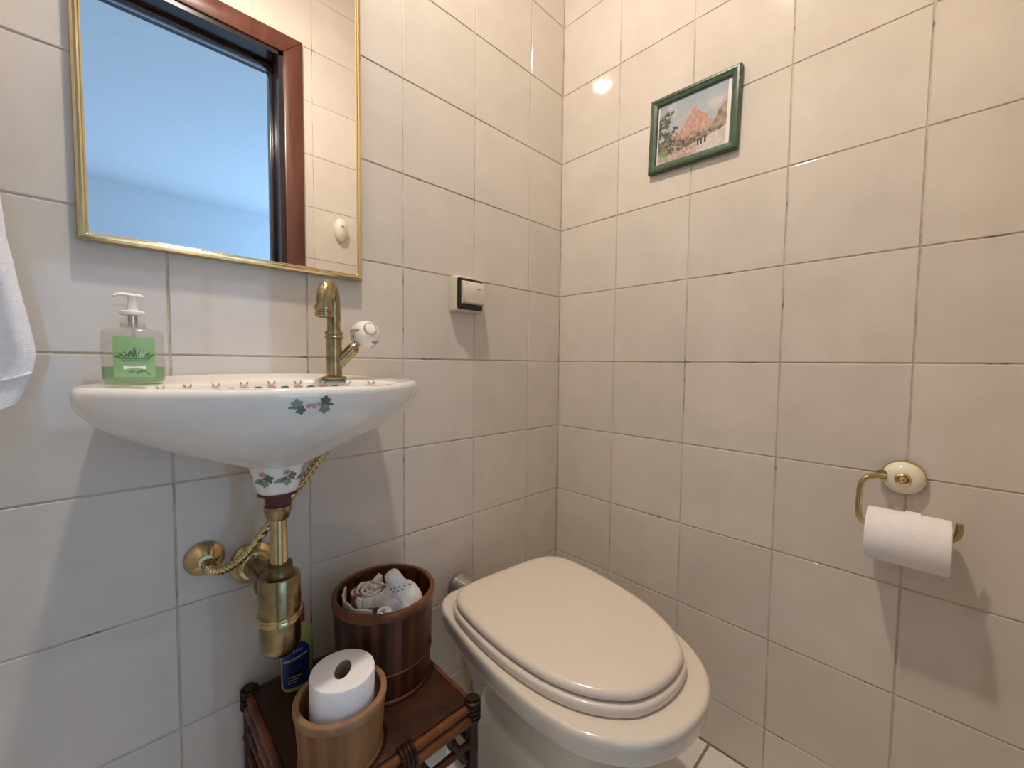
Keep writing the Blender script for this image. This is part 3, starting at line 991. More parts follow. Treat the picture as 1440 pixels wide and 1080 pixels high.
def towel_pt(s, t, side):
    """s across 0..1 (right to left), t down 0..1"""
    zt, zb = 1.75, -0.30
    z = zt + (zb - zt) * t
    hwid = 0.275 + 0.14 * t + 0.035 * sin(pi * min(1, t * 1.15)) * 0 + 0.05 * max(0, t - 0.55) / 0.3
    cx = -5.765
    if t > 0.84:
        hwid -= 0.13 * ((t - 0.84) / 0.16) ** 1.5
    x = cx + hwid * (1 - 2 * s)
    z += (-0.06 * sin(pi * min(1, s * 2.2)) * t if s < 0.45 else 0.0)
    fold = 0.055 * sin(9.5 * s + 1.0 + 0.8 * t) + 0.03 * sin(17 * s + 2.2 * t)
    y = -0.30 - fold * (0.5 + 0.7 * t) - 0.16 * t * sin(pi * s) * 0.4 - side * (0.05 + 0.03 * sin(pi * s))
    rim = min(1.0, min(s, 1 - s) * 14)
    y = y if side == 0 else (y + side * 0.05 * (1 - rim))
    n3 = noise.noise(Vector((x * 4, z * 3, side))) * 0.015
    return W(x + n3, y + n3, z)


for side in (0, 1):
    vs = [towel_pt(i / nu, j / nv, side) for j in range(nv + 1) for i in range(nu + 1)]
    fs = [(j * (nu + 1) + i, j * (nu + 1) + i + 1, (j + 1) * (nu + 1) + i + 1, (j + 1) * (nu + 1) + i) for j in range(nv) for i in range(nu)]
    tb.add(vs, fs)
K = (nu + 1) * (nv + 1)
edge = [j * (nu + 1) for j in range(nv + 1)] + [nv * (nu + 1) + i for i in range(1, nu + 1)] + [j * (nu + 1) + nu for j in range(nv - 1, -1, -1)] + [i for i in range(nu - 1, 0, -1)]
for a_, b_ in zip(edge, edge[1:] + edge[:1]):
    tb.f.append([a_, b_, b_ + K, a_ + K])
    tb.m.append(0)
tb.build('towel_cloth', M['towel'], tw, sharp=70)
hm = MB()
hm.tube([towel_pt(i / 40, 0.915, 1) + Vector((0, -0.0012, 0)) for i in range(41)], 0.0016, 8)
hm.build('hem_seam', M['towel'], tw)
ring = thing('towel_ring', W(-5.72, 0, 2.0), 'gold towel ring on the wall left of the mirror holding the white towel', 'towel ring')
MB().lathe([(0.026, 0.0008), (0.026, 0.005), (0.018, 0.012), (0.008, 0.016), (0.007, 0.066), (0.009, 0.07)], W(-5.72, 0, 2.35), axis=(0, -1, 0), n=32).build('wall_mount', M['gold'], ring)
MB().tube(arc(W(-5.72, -0.325, 2.04), (1, 0, 0), (0, 0, 1), 0.060, pi / 2, pi / 2 + 2 * pi, 60), 0.0035, 12, cap=False).build('ring', M['gold'], ring)

# ------------------------------------------------------------------ socket / switch
sx0, sx1, sz0, sz1 = -2.085, -1.650, 0.580, 1.000
sw = thing('light_switch', W((sx0 + sx1) / 2, 0, sz0), 'ivory surface mounted switch box with black bezel on the tiles', 'switch')


def rrect(cx, cz, hw, hh, r, y, n=6):
    out = []
    for qx, qz, a0 in ((1, 1, 0), (-1, 1, pi / 2), (-1, -1, pi), (1, -1, 3 * pi / 2)):
        for k in range(n + 1):
            a = a0 + pi / 2 * k / n
            out.append(Vector((cx + qx * (hw - r) + r * cos(a), y, cz + qz * (hh - r) + r * sin(a))))
    return out


ca, cb_ = W(sx0, 0, sz0), W(sx1, 0, sz1)
cx, cz, hw_, hh_ = (ca.x + cb_.x) / 2, (ca.z + cb_.z) / 2, (cb_.x - ca.x) / 2, (cb_.z - ca.z) / 2
hbx = MB()
hbx.loft([rrect(cx, cz, hw_, hh_, 0.004, -0.0006), rrect(cx, cz, hw_, hh_, 0.005, -0.018), rrect(cx, cz, hw_ - 0.001, hh_ - 0.001, 0.006, -0.0235), rrect(cx, cz, hw_ - 0.003, hh_ - 0.003, 0.006, -0.0255),
          rrect(cx, cz, hw_ - 0.0055, hh_ - 0.0055, 0.006, -0.0255)])
hbx.build('box', M['switch'], sw)
MB().loft([rrect(cx, cz, hw_ - 0.0048, hh_ - 0.0048, 0.006, -0.0245), rrect(cx, cz, hw_ - 0.0050, hh_ - 0.0050, 0.006, -0.0266), rrect(cx, cz, hw_ - 0.0062, hh_ - 0.0062, 0.006, -0.0270)]).build('bezel', M['black'], sw)
rk = MB()
pr = [(-0.0270, 0.0400), (-0.0270, 0.0490), (-0.0245, 0.0530), (-0.0060, 0.0545), (0.0060, 0.0535), (0.0220, 0.0500), (0.0262, 0.0470), (0.0270, 0.0400)]
ringsr = []
for xx, s in ((-0.0295, 0.70), (-0.0285, 0.78), (-0.019, 1.0), (0.024, 1.0), (0.0335, 0.97), (0.0345, 0.90)):
    ringsr.append([Vector((cx + 0.002 + xx, -(0.0255 + (h - 0.040) * s), cz + 0.004 + z)) for z, h in pr])
rk.loft(ringsr)
rtree = rk.bvh()
rk.decal(rtree, Vector((cx + 0.018, -0.2, cz + 0.0125)), (0, 1, 0), (1, 0, 0), [(1, [(-0.006, -0.0008), (0.006, -0.0008), (0.006, 0.0008), (-0.006, 0.0008)])])
rk.decal(rtree, Vector((cx - 0.0185, -0.2, cz + 0.023)), (0, 1, 0), (1, 0, 0), [(1, ell(0, 0, 0.0016, 0.0016))])
rk.build('rocker', [M['switch'], M['black']], sw, sharp=40)

# ------------------------------------------------------------------ framed picture on the right wall
pic = thing('framed_picture', W(0, -2.0, 2.33), 'small landscape painting in a dark green frame, hung slightly crooked', 'picture')
tilt = radians(-1.6)
pc = W(0, -1.985, 2.795)
pu = Vector((0, -cos(tilt), -sin(tilt) * -1))
pu = Vector((0, -1, 0)) * cos(tilt) + Vector((0, 0, 1)) * sin(tilt)
pv = Vector((0, 0, 1)) * cos(tilt) + Vector((0, 1, 0)) * sin(tilt)
nrm = Vector((-1, 0, 0))
PW, PH = 0.1035, 0.0885
pc0 = pc
cor = [(pc0 - pu * PW - pv * PH, pu, pv), (pc0 + pu * PW - pv * PH, -pu, pv), (pc0 + pu * PW + pv * PH, -pu, -pv), (pc0 - pu * PW + pv * PH, pu, -pv)]
frame_bar([(0, 0.001), (0, 0.013), (0.0015, 0.0155), (0.004, 0.0165), (0.008, 0.0165), (0.0095, 0.0150), (0.014, 0.0135), (0.0165, 0.0125), (0.0180, 0.0105), (0.0185, 0.0085), (0.0185, 0.001)], cor).build('frame', M['frame_green'], pic, sharp=22)
iw, ih = PW - 0.0175, PH - 0.0175
mm = MB()
mm.add([pc0 + pu * a_ + pv * b_ + nrm * 0.0072 for a_, b_ in ((-iw, -ih), (iw, -ih), (iw, ih), (-iw, ih))] + [pc0 + pu * a_ + pv * b_ + nrm * 0.0015 for a_, b_ in ((-iw, -ih), (iw, -ih), (iw, ih), (-iw, ih))],
       [(0, 1, 2, 3), (4, 7, 6, 5), (0, 4, 5, 1), (1, 5, 6, 2), (2, 6, 7, 3), (3, 7, 4, 0)])
mm.build('mount', M['mat_white'], pic, smooth=False)
pa = MB()
nxp, nyp = 110, 84
px0, px1, py0, py1 = -iw + 0.004, iw - 0.009, -ih, ih
vs, cols = [], []


def fb_(x, y, s, o=4):
    return noise.fractal(Vector((x * s, y * s, 3.7)), 1.0, 2.0, o, noise_basis='PERLIN_ORIGINAL')


def mixc(a_, b_, t):
    t = max(0.0, min(1.0, t))
    return tuple(a_[i] + (b_[i] - a_[i]) * t for i in range(3))


def sstep(a_, b_, x):
    t = max(0.0, min(1.0, (x - a_) / (b_ - a_)))
    return t * t * (3 - 2 * t)


for j in range(nyp + 1):
    for i in range(nxp + 1):
        x, y = i / nxp, j / nyp
        vs.append(pc0 + pu * (px0 + (px1 - px0) * x) + pv * (py0 + (py1 - py0) * y) + nrm * 0.0075)
        c = mixc((0.62, 0.58, 0.58), (0.36, 0.44, 0.50), y + 0.25 * fb_(x, y, 5))
        c = mixc(c, (0.75, 0.66, 0.63), sstep(0.05, 0.5, fb_(x + 3, y, 4)) * 0.7)
        # a rosy rocky hill in the middle distance
        hill = 0.40 + 0.36 * math.exp(-((x - 0.56) / 0.17) ** 2) + 0.05 * fb_(x, 0.2, 14) + 0.03 * fb_(x, 0.7, 40)
        if y < hill:
            c = mixc((0.50, 0.27, 0.20), (0.68, 0.44, 0.34), 0.5 + 0.9 * fb_(x * 2.2, y, 18))
        hill2 = 0.36 + 0.34 * sstep(0.74, 1.02, x) + 0.06 * fb_(x, 0.9, 18)
        if y < hill2:
            c = mixc((0.20, 0.18, 0.11), (0.52, 0.40, 0.25), 0.5 + 0.9 * fb_(x, y, 16))
        bush = 0.33 + 0.05 * fb_(x, 0.4, 20)
        if y < bush:
            c = mixc((0.10, 0.075, 0.05), (0.36, 0.24, 0.17), 0.45 + 1.0 * fb_(x, y, 22))
        if y < 0.30 - 0.25 * (1 - x) + 0.03 * fb_(x, y, 12) and x > 0.35:
            c = mixc((0.62, 0.55, 0.50), (0.78, 0.72, 0.68), 0.5 + fb_(x, y, 15))
        if y < 0.16 + 0.05 * fb_(x, y, 9) and x < 0.6:
            c = mixc((0.42, 0.30, 0.24), (0.68, 0.57, 0.48), 0.5 + fb_(x * 1.5, y * 2, 14))
        # dark tree on the left
        tr_ = sstep(0.36, 0.10, x + 0.16 * fb_(x, y, 9)) * sstep(0.95, 0.72, y + 0.1 * fb_(x, y, 12))
        if tr_ > 0.35 and y > 0.12 and fb_(x + 9, y, 20) > -0.12:
            c = mixc((0.045, 0.050, 0.035), (0.16, 0.17, 0.10), 0.5 + fb_(x, y, 30))
        if x < 0.16 and y < 0.22 and y > 0.06:
            c = mixc(c, (0.30, 0.40, 0.20), 0.6)
        if fb_(x + 5, y + 2, 30, 2) > 0.33 and 0.08 < y < 0.34:
            c = mixc(c, (0.70, 0.52, 0.46), 0.7)
        for fx_, fy_ in ((0.66, 0.18), (0.62, 0.17), (0.40, 0.24), (0.72, 0.2)):
            if abs(x - fx_) < 0.014 and abs(y - fy_) < 0.05:
                c = (0.05, 0.035, 0.03)
        cols.append(tuple(v * 0.78 for v in c))
fs = [(j * (nxp + 1) + i, j * (nxp + 1) + i + 1, (j + 1) * (nxp + 1) + i + 1, (j + 1) * (nxp + 1) + i) for j in range(nyp) for i in range(nxp)]
pa.add(vs, fs)
pa.build('painting', M['painting'], pic, smooth=False, colors=cols)

# ------------------------------------------------------------------ toilet paper holder on the right wall
hy, hz = -3.945, -1.005
hb = W(0, hy, hz)
tph = thing('toilet_paper_holder', hb, 'brass toilet paper holder with round ivory rosette on the right wall', 'toilet paper holder')
ax = (-1, 0, 0)
MB().lathe([(0.0285, 0.0006), (0.0300, 0.002), (0.0302, 0.006), (0.0285, 0.0095), (0.0270, 0.010)], hb, axis=ax).build('rim', M['gold'], tph)
MB().lathe([(0.0285, 0.008), (0.0275, 0.0125), (0.0240, 0.0175), (0.0180, 0.0215), (0.0110, 0.0235), (0.004, 0.024)], hb, axis=ax).build('rosette', M['ivory'], tph)
MB().lathe([(0.0100, 0.0225), (0.0112, 0.0240), (0.0105, 0.0262), (0.0080, 0.0275), (0.0068, 0.0262), (0.0060, 0.0290), (0.0040, 0.0335), (0.001, 0.0345)], hb, axis=ax).build('screw_cap', M['gold'], tph)
ARX = -0.056
arm = [hb + Vector((-0.012, 0.020, 0.004)), hb + Vector((-0.030, 0.030, 0.006)), hb + Vector((ARX + 0.006, 0.036, 0.004))]
p_ = hb + Vector((ARX, 0.050, 0.0))
arm = smooth_path([hb + Vector((-0.014, 0.022, 0.001)), hb + Vector((-0.034, 0.030, 0.003)), hb + Vector((ARX + 0.003, 0.042, 0.002)), hb + Vector((ARX, 0.0505, -0.008)),
                   hb + Vector((ARX, 0.0530, -0.025)), hb + Vector((ARX, 0.0535, -0.055)), hb + Vector((ARX, 0.0510, -0.072)), hb + Vector((ARX, 0.042, -0.0785)), hb + Vector((ARX, 0.0, -0.0790)),
                   hb + Vector((ARX, -0.050, -0.0790)), hb + Vector((ARX, -0.060, -0.0775)), hb + Vector((ARX, -0.0665, -0.070)), hb + Vector((ARX, -0.068, -0.058)), hb + Vector((ARX, -0.068, -0.050))], 8)
MB().tube(arm, 0.0046, 16).build('arm', M['brass_bright'], tph, sharp=70)
MB().lathe([(0.0075, 0), (0.0085, 0.003), (0.0072, 0.008)], hb + Vector((-0.014, 0.024, 0.002)), axis=(-0.6, 0.8, 0.05), n=20).build('arm_socket', M['brass'], tph)


def roll(name, c, axis, R, r, Ln, label, cat, oval=1.0, seg=72, long=None):
    t_ = thing(name, c, label, cat)
    axv = Vector(axis).normalized()
    pr_ = [(r, 0), (R - 0.003, 0), (R - 0.0008, 0.0007), (R, 0.003), (R, Ln - 0.003), (R - 0.0008, Ln - 0.0007), (R - 0.003, Ln), (r, Ln)]
    u_, w_ = perp(axv)
    if long is not None:
        w_ = (Vector(long) - axv * Vector(long).dot(axv)).normalized()
        u_ = w_.cross(axv)
    mbr = MB()
    ringsr = []
    for rad_, h_ in pr_ + [pr_[0]]:
        rg = []
        for i in range(seg):
            a_ = 2 * pi * i / seg
            wob = 1 + 0.012 * noise.noise(Vector((cos(a_) * 1.5, sin(a_) * 1.5, 0.3)))
            rr_ = rad_ * wob
            ov = oval if rad_ == r else 1.0
            rg.append(Vector(c) + axv * h_ + u_ * (cos(a_) * rr_ * ov) + w_ * (sin(a_) * rr_))
        ringsr.append(rg)
    mbr.loft(ringsr, 0, False, False)
    mbr.build('paper', M['paper'], t_, sharp=45)
    co = MB()
    ringsr = []
    for rad_, h_ in ((r, 0.0005), (r, Ln - 0.0005), (r - 0.0012, Ln - 0.0005), (r - 0.0012, 0.0005), (r, 0.0005)):
        ringsr.append([Vector(c) + axv * h_ + u_ * (cos(2 * pi * i / seg) * rad_ * oval) + w_ * (sin(2 * pi * i / seg) * rad_) for i in range(seg)])
    co.loft(ringsr, 0, False, False).build('core', M['core'], t_, sharp=45)
    return t_


RR, RI = 0.0440, 0.0200
rc = hb + Vector((ARX, 0.0415, -0.0790 + 0.0046 - RI + 0.0014))
rollw = roll('toilet_roll', rc, (0, -1, 0), RR, RI, 0.102, 'white toilet paper roll hanging on the brass wall holder', 'toilet paper')
# loose sheet end lying on top of the roll
shm = MB()
cy_ = rc
pts = []
for k in range(15):
    a_ = radians(60 + 74 * k / 14)
    for s in (0.055, 0.074):
        bump_ = 0.0006 + (0.0022 if 5 < k < 10 else 0.0)
        pts.append(cy_ + Vector((-cos(a_) * (RR + bump_) * 1.0, -s + 0.008, sin(a_) * (RR + bump_))))
shm.add(pts, [(2 * k, 2 * k + 1, 2 * k + 3, 2 * k + 2) for k in range(14)])
shm.build('loose_sheet', M['paper'], rollw)

# ------------------------------------------------------------------ toilet
A0 = Vector((-1.745, -0.63))
AD = Vector((-0.18, -1.75)).normalized()
AU = Vector((-AD.y, AD.x)) * 1.0          # across, towards the right wall
if AU.x < 0:
    AU = -AU


def TL(u, v, z):
    """toilet coordinates: u across, v forward from the lid's back edge, tiles"""
    p = A0 + AU * u + AD * v
    return W(p.x, p.y, z)


toi = thing('toilet', TL(0, 0.9, -4.56), 'cream ceramic toilet with the lid closed in the corner', 'toilet')
bowl_half = [(0, -0.24), (0.42, -0.235), (0.66, -0.19), (0.80, -0.04), (0.855, 0.22), (0.895, 0.70), (0.90, 1.15), (0.865, 1.55), (0.755, 1.92), (0.53, 2.20), (0.26, 2.335), (0, 2.37)]
BO = closed_spline(bowl_half, 9)
nb = len(BO)
bcx, bcv = 0, 1.05
RZ = -2.645
rings = []
# foot to rim: (z, width scale, length scale, centre v)
body = [(-4.56, 0.60, 0.70, 0.72), (-4.50, 0.60, 0.70, 0.72), (-4.40, 0.545, 0.665, 0.72), (-4.10, 0.50, 0.64, 0.72), (-3.80, 0.515, 0.65, 0.74), (-3.55, 0.58, 0.69, 0.80),
        (-3.35, 0.66, 0.745, 0.86), (-3.18, 0.75, 0.81, 0.93), (-3.06, 0.82, 0.87, 0.98), (-2.97, 0.88, 0.92, 1.02), (-2.91, 0.92, 0.95, 1.04), (-2.88, 0.935, 0.962, 1.045),
        (-2.86, 0.955, 0.972, 1.05), (-2.84, 0.978, 0.984, 1.05), (-2.80, 0.990, 0.992, 1.05), (-2.72, 0.998, 0.998, 1.05), (-2.685, 1.0, 1.0, 1.05), (-2.665, 0.995, 0.996, 1.05), (-2.651, 0.984, 0.987, 1.05),
        (RZ, 0.965, 0.970, 1.05), (RZ, 0.5, 0.6, 1.05)]
for z, sxx, syy, cv in body:
    rings.append([TL(x * sxx, cv + (y - bcv) * syy, z) for x, y in BO])
MB().loft(rings).build('bowl', M['toilet'], toi, sharp=55)
lid_half = [(0, 0.015), (0.36, 0.02), (0.56, 0.05), (0.71, 0.135), (0.79, 0.29), (0.82, 0.56), (0.82, 0.92), (0.785, 1.28), (0.71, 1.59), (0.575, 1.855), (0.375, 2.05), (0.19, 2.12), (0, 2.14)]
LO = closed_spline(lid_half, 9)


def slab(levels, name, m, grow):
    rg = []
    for z, ins in levels:
        ring_ = []
        for x, y in LO:
            cx_, cy__ = 0, 1.05
            r_ = sqrt((x - cx_) ** 2 + (y - cy__) ** 2)
            s = (r_ + grow - ins) / r_
            ring_.append(TL(cx_ + (x - cx_) * s, cy__ + (y - cy__) * s, z))
        rg.append(ring_)
    return MB().loft(rg).build(name, m, toi, sharp=55)


slab([(-2.640, 0.05), (-2.638, 0.02), (-2.630, 0.006), (-2.620, 0.0), (-2.575, 0.0), (-2.560, 0.006), (-2.551, 0.022), (-2.548, 0.06)], 'seat', M['seat'], 0.03)
slab([(-2.538, 0.06), (-2.535, 0.035), (-2.530, 0.012), (-2.522, 0.003), (-2.500, 0.0), (-2.484, 0.005), (-2.468, 0.020), (-2.458, 0.045), (-2.452, 0.09), (-2.449, 0.25)], 'lid', M['seat'], 0.0)
for s in (-0.38, 0.38):
    MB().lathe([(0.014, -0.055 * T), (0.014, 0.02 * T), (0.012, 0.045 * T), (0.007, 0.06 * T)], TL(s, -0.055, -2.62), n=24).build('hinge', M['seat'], toi)

fl = thing('flush_pipe', W(-1.93, 0, -2.80), 'worn ribbed metal flush pipe between the wall and the toilet', 'pipe')
f0 = W(-1.935, 0.0, -2.865)
rp = [(0.034, 0.0006), (0.0345, 0.004)]
h = 0.006
while h < 0.048:
    rp += [(0.0300, h), (0.0315, h + 0.0012), (0.0300, h + 0.0024)]
    h += 0.0034
rp += [(0.029, 0.049), (0.027, 0.0505)]
MB().lathe(rp, f0, axis=(0.06, -1, 0), n=40).build('ribbed_sleeve', M['chrome'], fl)
MB().tube([f0 + Vector((0.0, -0.045, 0)), f0 + Vector((0.002, -0.082, -0.001))], 0.024, 28).build('rubber_boot', M['ceramic'], fl)

# ------------------------------------------------------------------ bamboo table
bx0, bx1, by0, by1, btz = -4.235, -2.915, -0.12, -1.52, -2.86
tab = thing('bamboo_table', W((bx0 + bx1) / 2, (by0 + by1) / 2, -4.56), 'low dark stained bamboo side table between the washbasin drain and the toilet', 'table')


def cane(p, q, r, parent, name, m=None, knots=3, seed=0):
    rnd = random.Random(seed)
    p, q = Vector(p), Vector(q)
    n = 40
    pts, rr_ = [], []
    ks = [(k + 0.5 + rnd.uniform(-0.2, 0.2)) / knots for k in range(knots)]
    for i in range(n + 1):
        t = i / n
        pts.append(p + (q - p) * t)
        b_ = max([math.exp(-((t - k) * (q - p).length / 0.0035) ** 2) for k in ks] + [0])
        rr_.append(r * (1 + 0.16 * b_))
    return MB().tube(pts, rr_, 14).build(name, M[m or 'bamboo'], parent, sharp=70)


MB().box(W(bx0 + 0.02, by1 + 0.02, btz - 0.045), W(bx1 - 0.02, by0 - 0.02, btz), 0.001).build('top_panel', M['table_top'], tab)
for k, (lx, ly) in enumerate(((bx0, by0), (bx1, by0), (bx0, by1), (bx1, by1))):
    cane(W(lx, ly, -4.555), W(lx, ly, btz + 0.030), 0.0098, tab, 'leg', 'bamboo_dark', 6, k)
e_ = 0.0
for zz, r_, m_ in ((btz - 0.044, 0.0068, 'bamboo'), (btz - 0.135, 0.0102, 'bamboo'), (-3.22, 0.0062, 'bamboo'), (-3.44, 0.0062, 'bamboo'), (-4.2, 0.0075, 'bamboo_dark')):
    k = int(abs(zz) * 100)
    cane(W(bx0, by1, zz), W(bx1, by1, zz), r_, tab, 'front_rail', m_, 4, k)
    cane(W(bx0, by0, zz), W(bx1, by0, zz), r_, tab, 'back_rail', m_, 4, k + 1)
    cane(W(bx0, by0, zz), W(bx0, by1, zz), r_, tab, 'side_rail', m_, 4, k + 2)
    cane(W(bx1, by0, zz), W(bx1, by1, zz), r_, tab, 'side_rail', m_, 4, k + 3)
# short struts between the lower front rails and bindings at the corners
for k, xx in enumerate((bx1 - 0.16, bx1 - 0.44, bx1 - 0.87, bx1 - 1.15)):
    dx = 0.09 if k % 2 == 0 else 0.09
    cane(W(xx - dx, by1 + 0.01, -3.03), W(xx + dx, by1 + 0.01, -3.34), 0.0072, tab, 'strut', 'bamboo_dark', 2, 50 + k)  # struts look black from shade, painted in with the darker bamboo
for lx in (bx0, bx1):
    for ly in (by0, by1):
        bd = MB()
        p0 = W(lx, ly, btz - 0.07)
        for k in range(5):
            z_ = -0.014 + 0.007 * k
            bd.tube(arc(p0 + Vector((0, 0, z_)), (1, 0, 0), (0, 1, 0), 0.0112, 0, 2 * pi, 18), 0.0032, 8, cap=False)
        bd.build('binding', M['bamboo_dark'], tab)
fbd = MB()
for k in range(4):
    c_ = W(bx1 - 0.62, by1, btz - 0.095) + Vector((0.006 * (k - 1.5), 0, 0))
    fbd.tube(arc(c_, (0, 0.75, 0), (0, 0, 1), 0.0205, 0, 2 * pi, 22), 0.0032, 8, cap=False)
fbd.build('binding', M['bamboo_dark'], tab)
# open slatted lower shelf
for k in range(5):
    yy = by0 - 0.15 - 0.26 * k
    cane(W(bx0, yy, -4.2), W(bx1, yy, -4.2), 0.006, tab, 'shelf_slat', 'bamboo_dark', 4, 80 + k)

# cream paper bag standing on the slats inside the table
bag = thing('paper_bag', W(-3.35, -1.0, -4.165), 'cream paper bag standing under the bamboo table behind its front rails', 'bag')
bgm = MB()
lo_, hi_ = W(-3.80, -1.32, -4.165), W(-3.02, -0.72, -3.16)
bgm.loft([[Vector((lo_.x + dx_, lo_.y, lo_.z)), Vector((hi_.x - dx_, lo_.y, lo_.z)), Vector((hi_.x - dx_, hi_.y, lo_.z)), Vector((lo_.x + dx_, hi_.y, lo_.z))] if k == 0 else
          [Vector((lo_.x + dx_, lo_.y + dy_, z_)), Vector((hi_.x - dx_, lo_.y + dy_, z_)), Vector((hi_.x - dx_, hi_.y - dy_, z_)), Vector((lo_.x + dx_, hi_.y - dy_, z_))]
          for k, (z_, dx_, dy_) in enumerate(((lo_.z, 0, 0), (lo_.z + 0.1, 0.0, 0.002), (hi_.z - 0.002, 0.001, 0.006), (hi_.z, 0.003, 0.012)))])
bgm.build('bag_body', M['bag'], bag, sharp=30)
MB().tube(arc(Vector((-0.655, lo_.y - 0.0005, hi_.z - 0.006)), (1, 0, 0), (0, -0.5, -0.8), 0.014, 0.2, pi + 0.4, 20), 0.0009, 8).build('cord_handle', M['black'], bag)

# ------------------------------------------------------------------ wooden buckets
def bucket(name, c, R0, R1, H, wm, hm_, hoops, label, cat):
    t_ = thing(name, c, label, cat)
    c = Vector(c)
    th = 0.0055
    MB().lathe([(R0 - 0.002, 0.0), (R0, 0.002), (R0, 0.004), (R1, H - 0.002), (R1 - 0.001, H), (R1 - th + 0.001, H), (R1 - th, H - 0.002), (R0 - th, 0.006), (0.002, 0.006)], c, n=72, cap1=True).build('staves', M[wm], t_, sharp=50)
    for h_, hh2, ex in hoops:
        ra = R0 + (R1 - R0) * h_ / H
        rb = R0 + (R1 - R0) * min(1, (h_ + hh2) / H)
        top_ = h_ + hh2 > H - 0.001
        pr_ = [(ra - 0.0005, h_), (ra + ex, h_ + 0.0008), (rb + ex + 0.0003, h_ + hh2 / 2), (rb + ex, h_ + hh2 - 0.0008), (rb + ex * 0.4, h_ + hh2 + 0.0003)]
        if top_:
            pr_ += [(rb - th - 0.0012, h_ + hh2 + 0.0003), (rb - th - 0.0015, h_ + hh2 - 0.006), (rb - th + 0.001, h_ + hh2 - 0.008)]
        else:
            pr_ += [(rb - 0.0005, h_ + hh2)]
        MB().lathe(pr_, c, n=72, cap0=False, cap1=False).build('hoop', M[hm_], t_, sharp=50)
    return t_


TZ = btz + 0.002
BC = W(-3.295, -0.725, TZ)
bucket('wooden_bucket', BC, 0.0795, 0.0872, 0.157, 'bucket_dark', 'hoop_dark', ((0.0, 0.007, 0.0015), (0.048, 0.0045, 0.0012), (0.144, 0.0135, 0.0018)),
       'tall dark red-brown wooden bucket filled with rolled cloths', 'bucket')
SC = W(-3.875, -1.205, TZ)
bucket('wooden_tub', SC, 0.0560, 0.0615, 0.086, 'bucket_light', 'hoop_light', ((0.0, 0.008, 0.0012), (0.074, 0.0125, 0.0014)),
       'small light wooden bucket holding a spare toilet roll', 'bucket')
roll('spare_toilet_roll', SC + Vector((0.001, 0.0005, 0.0075)), (0.012, -0.012, 1), 0.0440, 0.0195, 0.112, 'white spare toilet roll standing in the small light wooden bucket', 'toilet paper', oval=0.56, long=(0.75, 1, 0))


# ------------------------------------------------------------------ cloths inside the dark bucket
def spiral_roll(name, base, axis, R, Ln, turns, m, label, cat, flare=0.0, thick=0.0022, seed=1, top_wave=0.004):
    """a cloth rolled up: one continuous spiral sheet with thickness"""
    axv = Vector(axis).normalized()
    u_, w_ = perp(axv)
    base = Vector(base)
    n = int(turns * 40)
    rows = 14
    grid = []
    for side in (0, 1):
        for j in range(rows + 1):
            for i in range(n + 1):
                t = i / n
                a_ = 2 * pi * turns * t + seed
                r_ = 0.003 + (R - 0.003) * t + side * thick
                hgt = Ln * j / rows
                f = 1 + flare * (j / rows) ** 2
                r2 = r_ * f * (1 + 0.05 * noise.noise(Vector((a_ * 0.8, j * 0.25, seed))))
                tw_ = top_wave * noise.noise(Vector((a_ * 0.9, t * 3, seed + 4))) * (j / rows)
                grid.append(base + axv * (hgt - 0.004 * t * (j / rows) + tw_) + u_ * (cos(a_) * r2) + w_ * (sin(a_) * r2))
    k = (n + 1) * (rows + 1)
    fs_ = []
    for side in (0, 1):
        for j in range(rows):
            for i in range(n):
                q = side * k + j * (n + 1) + i
                fs_.append((q, q + 1, q + n + 2, q + n + 1))
    for i in range(n):
        fs_.append((i, i + 1, k + i + 1, k + i))
        q = rows * (n + 1) + i
        fs_.append((q, q + 1, k + q + 1, k + q))
    for j in range(rows):
        for e in (0, n):
            q = j * (n + 1) + e
            fs_.append((q, q + n + 1, k + q + n + 1, k + q))
    o = MB().add(grid, fs_).build(name, M[m], None, sharp=60)
    tag(o, label, cat)
    return o


def P(x, y, z):
    return W(x, y, z)


spiral_roll('rolled_cloth', P(-3.475, -0.745, -2.61), (0.03, -0.05, 1), 0.0255, 0.124, 3.2, 'floral', 'rolled cream cloth with a red floral print standing in the dark bucket', 'cloth', flare=0.12, thick=0.0032, top_wave=0.010)
# cream napkin standing at the left inside the bucket


def sheet(name, pts_fn, nu_, nv_, thick, m, label, cat):
    g0, g1 = [], []
    for j in range(nv_ + 1):
        for i in range(nu_ + 1):
            p, nn = pts_fn(i / nu_, j / nv_)
            g0.append(p + nn * (thick / 2))
            g1.append(p - nn * (thick / 2))
    k = len(g0)
    fs_ = []
    for o_ in (0, k):
        for j in range(nv_):
            for i in range(nu_):
                q = o_ + j * (nu_ + 1) + i
                fs_.append((q, q + 1, q + nu_ + 2, q + nu_ + 1))
    ed = [i for i in range(nu_ + 1)] + [j * (nu_ + 1) + nu_ for j in range(1, nv_ + 1)] + [nv_ * (nu_ + 1) + i for i in range(nu_ - 1, -1, -1)] + [j * (nu_ + 1) for j in range(nv_ - 1, 0, -1)]
    for a_, b_ in zip(ed, ed[1:] + ed[:1]):
        fs_.append((a_, b_, k + b_, k + a_))
    o = MB().add(g0 + g1, fs_).build(name, M[m], None, sharp=60)
    if label:
        tag(o, label, cat)
    return o


def curved(ax0, radius, a0, a1, z0, z1, wob, seed):
    def fn(s, t):
        a_ = a0 + (a1 - a0) * s
        r_ = radius + wob * noise.noise(Vector((a_ * 4, t * 2, seed)))
        zt = z0 + (z1 - z0) * t + wob * 1.5 * noise.noise(Vector((a_ * 3, 7.0, seed))) * t
        return ax0 + Vector((cos(a_) * r_, sin(a_) * r_, zt)), Vector((cos(a_), sin(a_), 0))
    return fn


